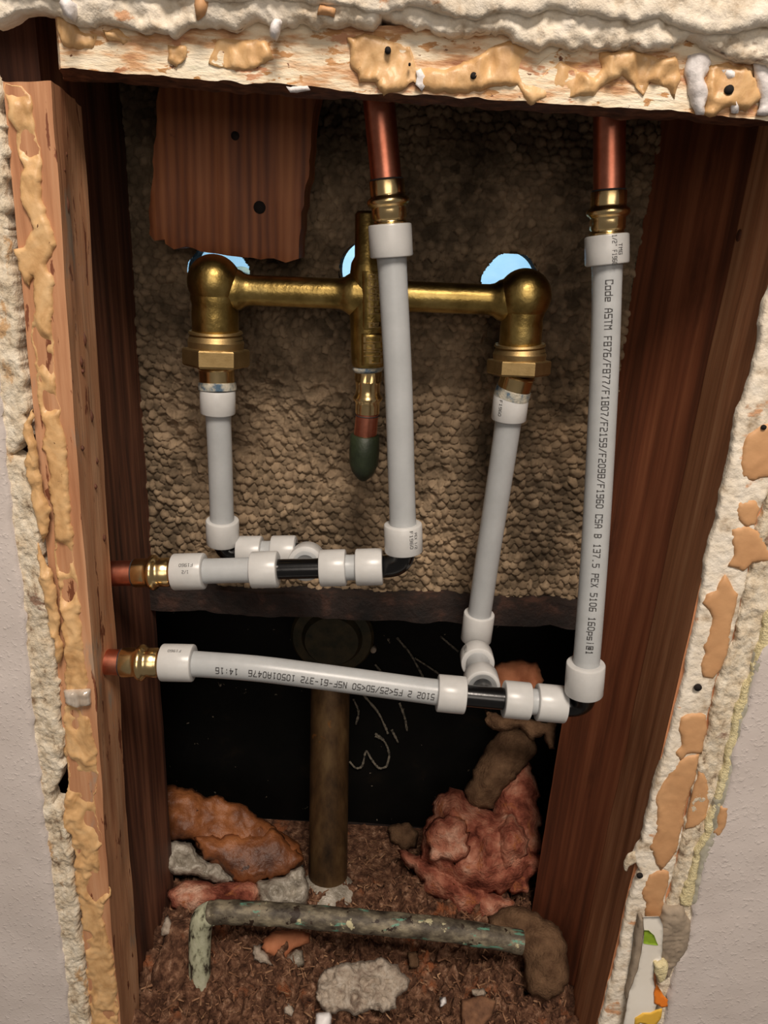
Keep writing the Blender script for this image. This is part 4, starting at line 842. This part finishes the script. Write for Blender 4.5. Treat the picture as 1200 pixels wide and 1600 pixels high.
obj_pillow('pink insulation tuft under the grey plastic at left', 'insulation', 'insulation_tuft', [(262, 1392), (290, 1374), (340, 1380), (390, 1376), (410, 1392), (400, 1418), (350, 1424), (300, 1430), (268, 1416)], z=.03, h=.016, amp=.007, freq=50, res=.0026, mt=PINK, seed=5)
obj_pillow('mound of orange brown dirt against the left stud at the floor', 'dirt', 'dirt_mound', [(222, 1600), (240, 1500), (262, 1440), (300, 1424), (318, 1440), (306, 1500), (292, 1600), (280, 1650), (220, 1650)], z=.014, h=.020, amp=.006, freq=50, res=.0022, mt=DIRT, seed=15)
# pink insulation wad: lobes as parts
pw = thing('insulation_wad', 'large torn wad of pink insulation slumped against the right stud', 'insulation', PZ(750, 1400, .01))
for k, (pl_, dd, hh) in enumerate([
    ([(690, 1240), (706, 1230), (728, 1236), (738, 1258), (770, 1270), (800, 1262), (820, 1290), (838, 1330), (830, 1370), (800, 1392), (760, 1400), (720, 1388), (690, 1370), (660, 1340), (654, 1308), (672, 1276)], .555, .034),
    ([(622, 1330), (640, 1326), (664, 1338), (690, 1352), (720, 1368), (760, 1384), (790, 1398), (812, 1396), (800, 1418), (770, 1436), (740, 1442), (716, 1424), (690, 1406), (664, 1392), (646, 1368)], .528, .026),
    ([(770, 1230), (800, 1190), (826, 1186), (836, 1220), (842, 1290), (852, 1326), (836, 1360), (806, 1340), (780, 1300), (766, 1262)], .575, .022),
    ([(668, 1284), (690, 1270), (730, 1276), (742, 1300), (732, 1336), (706, 1352), (676, 1338), (662, 1310)], .532, .020),
    ([(772, 1290), (800, 1280), (826, 1300), (828, 1340), (806, 1362), (780, 1350), (766, 1320)], .536, .018),
    ([(790, 1350), (826, 1336), (852, 1330), (856, 1352), (836, 1364), (828, 1390), (800, 1400)], .530, .014)]):
    pillow('insulation_lobe', pl_, dy=dd, h=hh, amp=.012, freq=28, res=.0026, mt=PINK, parent=pw, seed=k*3+20, back=.7, edge=.004, oct=6)
obj_pillow('dusty brown insulation strip behind the pink wad', 'insulation', 'insulation_strip', [(726, 1234), (742, 1200), (760, 1166), (778, 1140), (806, 1136), (832, 1150), (838, 1176), (812, 1206), (788, 1232), (770, 1262), (748, 1268), (730, 1256)], dy=.590, h=.018, amp=.003, freq=60, res=.0026, mt=TANBAT, seed=31)
obj_pillow('torn tan paper scrap behind the lower right rings', 'paper', 'paper_scrap', [(770, 1040), (800, 1028), (838, 1034), (850, 1060), (840, 1082), (806, 1086), (776, 1074)], dy=.560, h=.008, amp=.005, freq=50, res=.0026, mt=BRICK, seed=33)
obj_pillow('torn tan paper scrap hanging below the lower right rings', 'paper', 'paper_scrap', [(756, 1110), (790, 1118), (830, 1124), (868, 1130), (872, 1168), (858, 1170), (848, 1150), (830, 1162), (812, 1140), (780, 1146), (764, 1134)], dy=.545, h=.006, amp=.005, freq=60, res=.0024, mt=TANBAT, seed=37)
obj_pillow('curled dusty insulation clump draped over the end of the old pipe at right', 'insulation', 'insulation_clump',
    [(762, 1432), (784, 1418), (812, 1414), (846, 1426), (870, 1446), (884, 1478), (890, 1520), (880, 1552), (852, 1562), (826, 1548), (816, 1510), (812, 1476), (796, 1460), (768, 1458)], z=.055, h=.020, amp=.006, freq=50, res=.0024, mt=TANBAT, seed=41)
obj_pillow('pale rubble lump beside the foot of the pink insulation', 'rubble', 'rubble_lump', [(606, 1290), (640, 1284), (656, 1300), (652, 1326), (626, 1330), (608, 1314)], dy=.60, h=.010, amp=.003, freq=60, res=.003, mt=TANBAT, seed=43)
# old copper pipe: horizontal with bent leg
DO = .425
old = thing('old_copper_pipe', 'corroded green-stained copper pipe bent down at left, lying across the rubble', 'pipe', P(560, 1440, DO))
hp = [P(327, 1427, DO), P(350, 1425, DO), P(420, 1428, DO), P(500, 1434, DO), P(600, 1443, DO), P(700, 1453, DO), P(815, 1472, DO)]
q = bez(hp, 12); r_ = R(17.6, q[0]); mb = MB(); mb.add(*sweep(q, [r_*(1+.03*math.sin(i*.9)) for i in range(len(q))], 32)); mb.build('pipe', OLDCU, old, sharp=60)
mb = MB(); q = bez([P(330, 1427, DO), P(318, 1434, DO), P(313, 1455, DO), P(312, 1500, DO-.002), P(313, 1555, DO-.004), P(314, 1590, DO-.005)], 10); mb.add(*sweep(q, [r_*(1.04-.012*(i/6)) for i in range(len(q))], 32)); mb.build('bent_leg', LEGCU, old, sharp=60)
# chunks
ck = obj_pillow('pale grey broken mortar chunk on the rubble at bottom centre', 'rubble', 'mortar_chunk', [(496, 1532), (504, 1514), (528, 1506), (560, 1502), (600, 1500), (624, 1504), (630, 1520), (642, 1532), (636, 1548), (618, 1556), (620, 1576), (600, 1584), (580, 1580), (560, 1588), (536, 1580), (512, 1588), (500, 1570), (494, 1552)],
    z=.034, h=.011, amp=.0045, freq=110, res=.0014, mt=CHUNK, seed=51, pw=.25, ridge=True, rnd=.006)
def chip(label, poly, mt, z=.03, h=.005, name='rubble_chip', seed=0, cat='chip'):
    return obj_pillow(label, cat, name, poly, z=z, h=h, amp=.0015, freq=120, res=.0018, mt=mt, seed=seed, pw=.3, edge=.001)
ck = chip('curved terracotta shard lying beneath the old copper pipe', [(412, 1466), (430, 1456), (460, 1454), (484, 1460), (486, 1472), (460, 1482), (450, 1494), (440, 1508), (430, 1496), (414, 1490), (408, 1478)], BRICK, .03, .008, seed=61)
pillow('white_edge', [(394, 1490), (402, 1478), (414, 1470), (412, 1484), (420, 1496), (428, 1508), (410, 1506), (398, 1502)], z=.032, h=.004, amp=.001, freq=120, res=.0016, mt=CHUNK, parent=ck, seed=62)
chip('dark grey shard touching the right of the terracotta shard', [(450, 1494), (462, 1482), (474, 1484), (476, 1506), (456, 1514), (444, 1508)], GREYPL, .026, .005, seed=63)
chip('white chip at the bottom edge below the mortar chunk', [(494, 1582), (514, 1578), (520, 1590), (518, 1620), (492, 1620)], PUTTY, .034, .004, seed=64)
chip('flat grey chip on the dirt left of the mortar chunk', [(442, 1570), (452, 1566), (460, 1578), (456, 1588), (444, 1584)], CHUNK, .026, .003, seed=65)
chip('broad tan wood chip on the dirt at the bottom right', [(722, 1560), (752, 1556), (776, 1566), (770, 1584), (756, 1606), (722, 1610)], SHARD, .026, .004, seed=66, name='wood_chip')
chip('small pale chip above the broad tan wood chip', [(738, 1546), (756, 1544), (764, 1552), (750, 1562), (738, 1556)], CHUNK, .030, .004, seed=67)
chip('tiny white pebble left of the tan wood chip', [(686, 1560), (696, 1558), (698, 1570), (688, 1574)], PUTTY, .026, .003, seed=68)
chip('thin upright chip against the left stud near the floor', [(250, 1450), (262, 1428), (268, 1444), (264, 1462), (252, 1462)], CHUNK, .045, .003, seed=69)
chip('grey board fragment at the right edge of the mortar chunk', [(636, 1488), (652, 1486), (656, 1510), (640, 1514)], TANBAT, .034, .003, seed=70)

# wallpaper strip at lower right
wp = thing('wallpaper_strip', 'peeling white wallpaper strip with printed leaves at the lower right edge', 'wallpaper', P(1005, 1600, .35))
def wpf(d, p): return .004*np.sin((p[:, 2]-.0)*60)*0+.002*fbm(p, 20, 2)
wallsheet('paper_face', [(1006, 1434), (1030, 1433), (1036, 1446), (1037, 1470), (1034, 1500), (1022, 1506), (1020, 1530), (1024, 1545), (1030, 1560), (1022, 1580), (1010, 1604), (1000, 1660), (960, 1660), (974, 1600), (984, 1550), (996, 1520), (1003, 1490), (1006, 1460)], .3555, .0025, wpf, PAPER, wp, thick=.0006, edge=.0003)
wallsheet('paper_backing', [(1000, 1434), (1006, 1436), (1007, 1470), (1004, 1490), (996, 1520), (986, 1548), (978, 1560), (984, 1530), (990, 1500), (994, 1460)], .3575, .0020, lambda d, p: .0008+0*d, PAPERB, wp, thick=.004, edge=.0004)
def pf(name, poly, mt, dd): 
    f = wallsheet(name, poly, dd, .002, lambda d, p: .002*fbm(p, 20, 2)+.00025, mt, wp, thick=.0004, edge=.0003); return f
pf('printed_leaf', [(1006, 1455), (1014, 1455), (1022, 1462), (1029, 1478), (1018, 1477), (1006, 1475)], LEAFG, .3553)
pf('printed_leaf', [(1026, 1540), (1032, 1548), (1036, 1556), (1044, 1562), (1043, 1572), (1034, 1574), (1022, 1568), (1022, 1552)], LEAFO, .3548)
pf('printed_leaf', [(992, 1590), (1004, 1582), (1016, 1582), (1034, 1576), (1032, 1590), (1020, 1606), (1010, 1600), (1000, 1596), (990, 1606)], LEAFY, .3551)
wallsheet('torn_core', [(1022, 1504), (1040, 1502), (1046, 1508), (1040, 1528), (1030, 1536), (1022, 1520)], .3555, .0012, bumpy(.002, .001, 90, .002), YELL, wp, thick=.004, edge=.0005)
# blob on the right stud's edge
smear('putty_blob', [(974, 1346), (984, 1334), (994, 1330), (998, 1344), (986, 1352), (980, 1360), (974, 1356)], .364, wr, PLAST, h=.004, amp=.001, res=.0015)
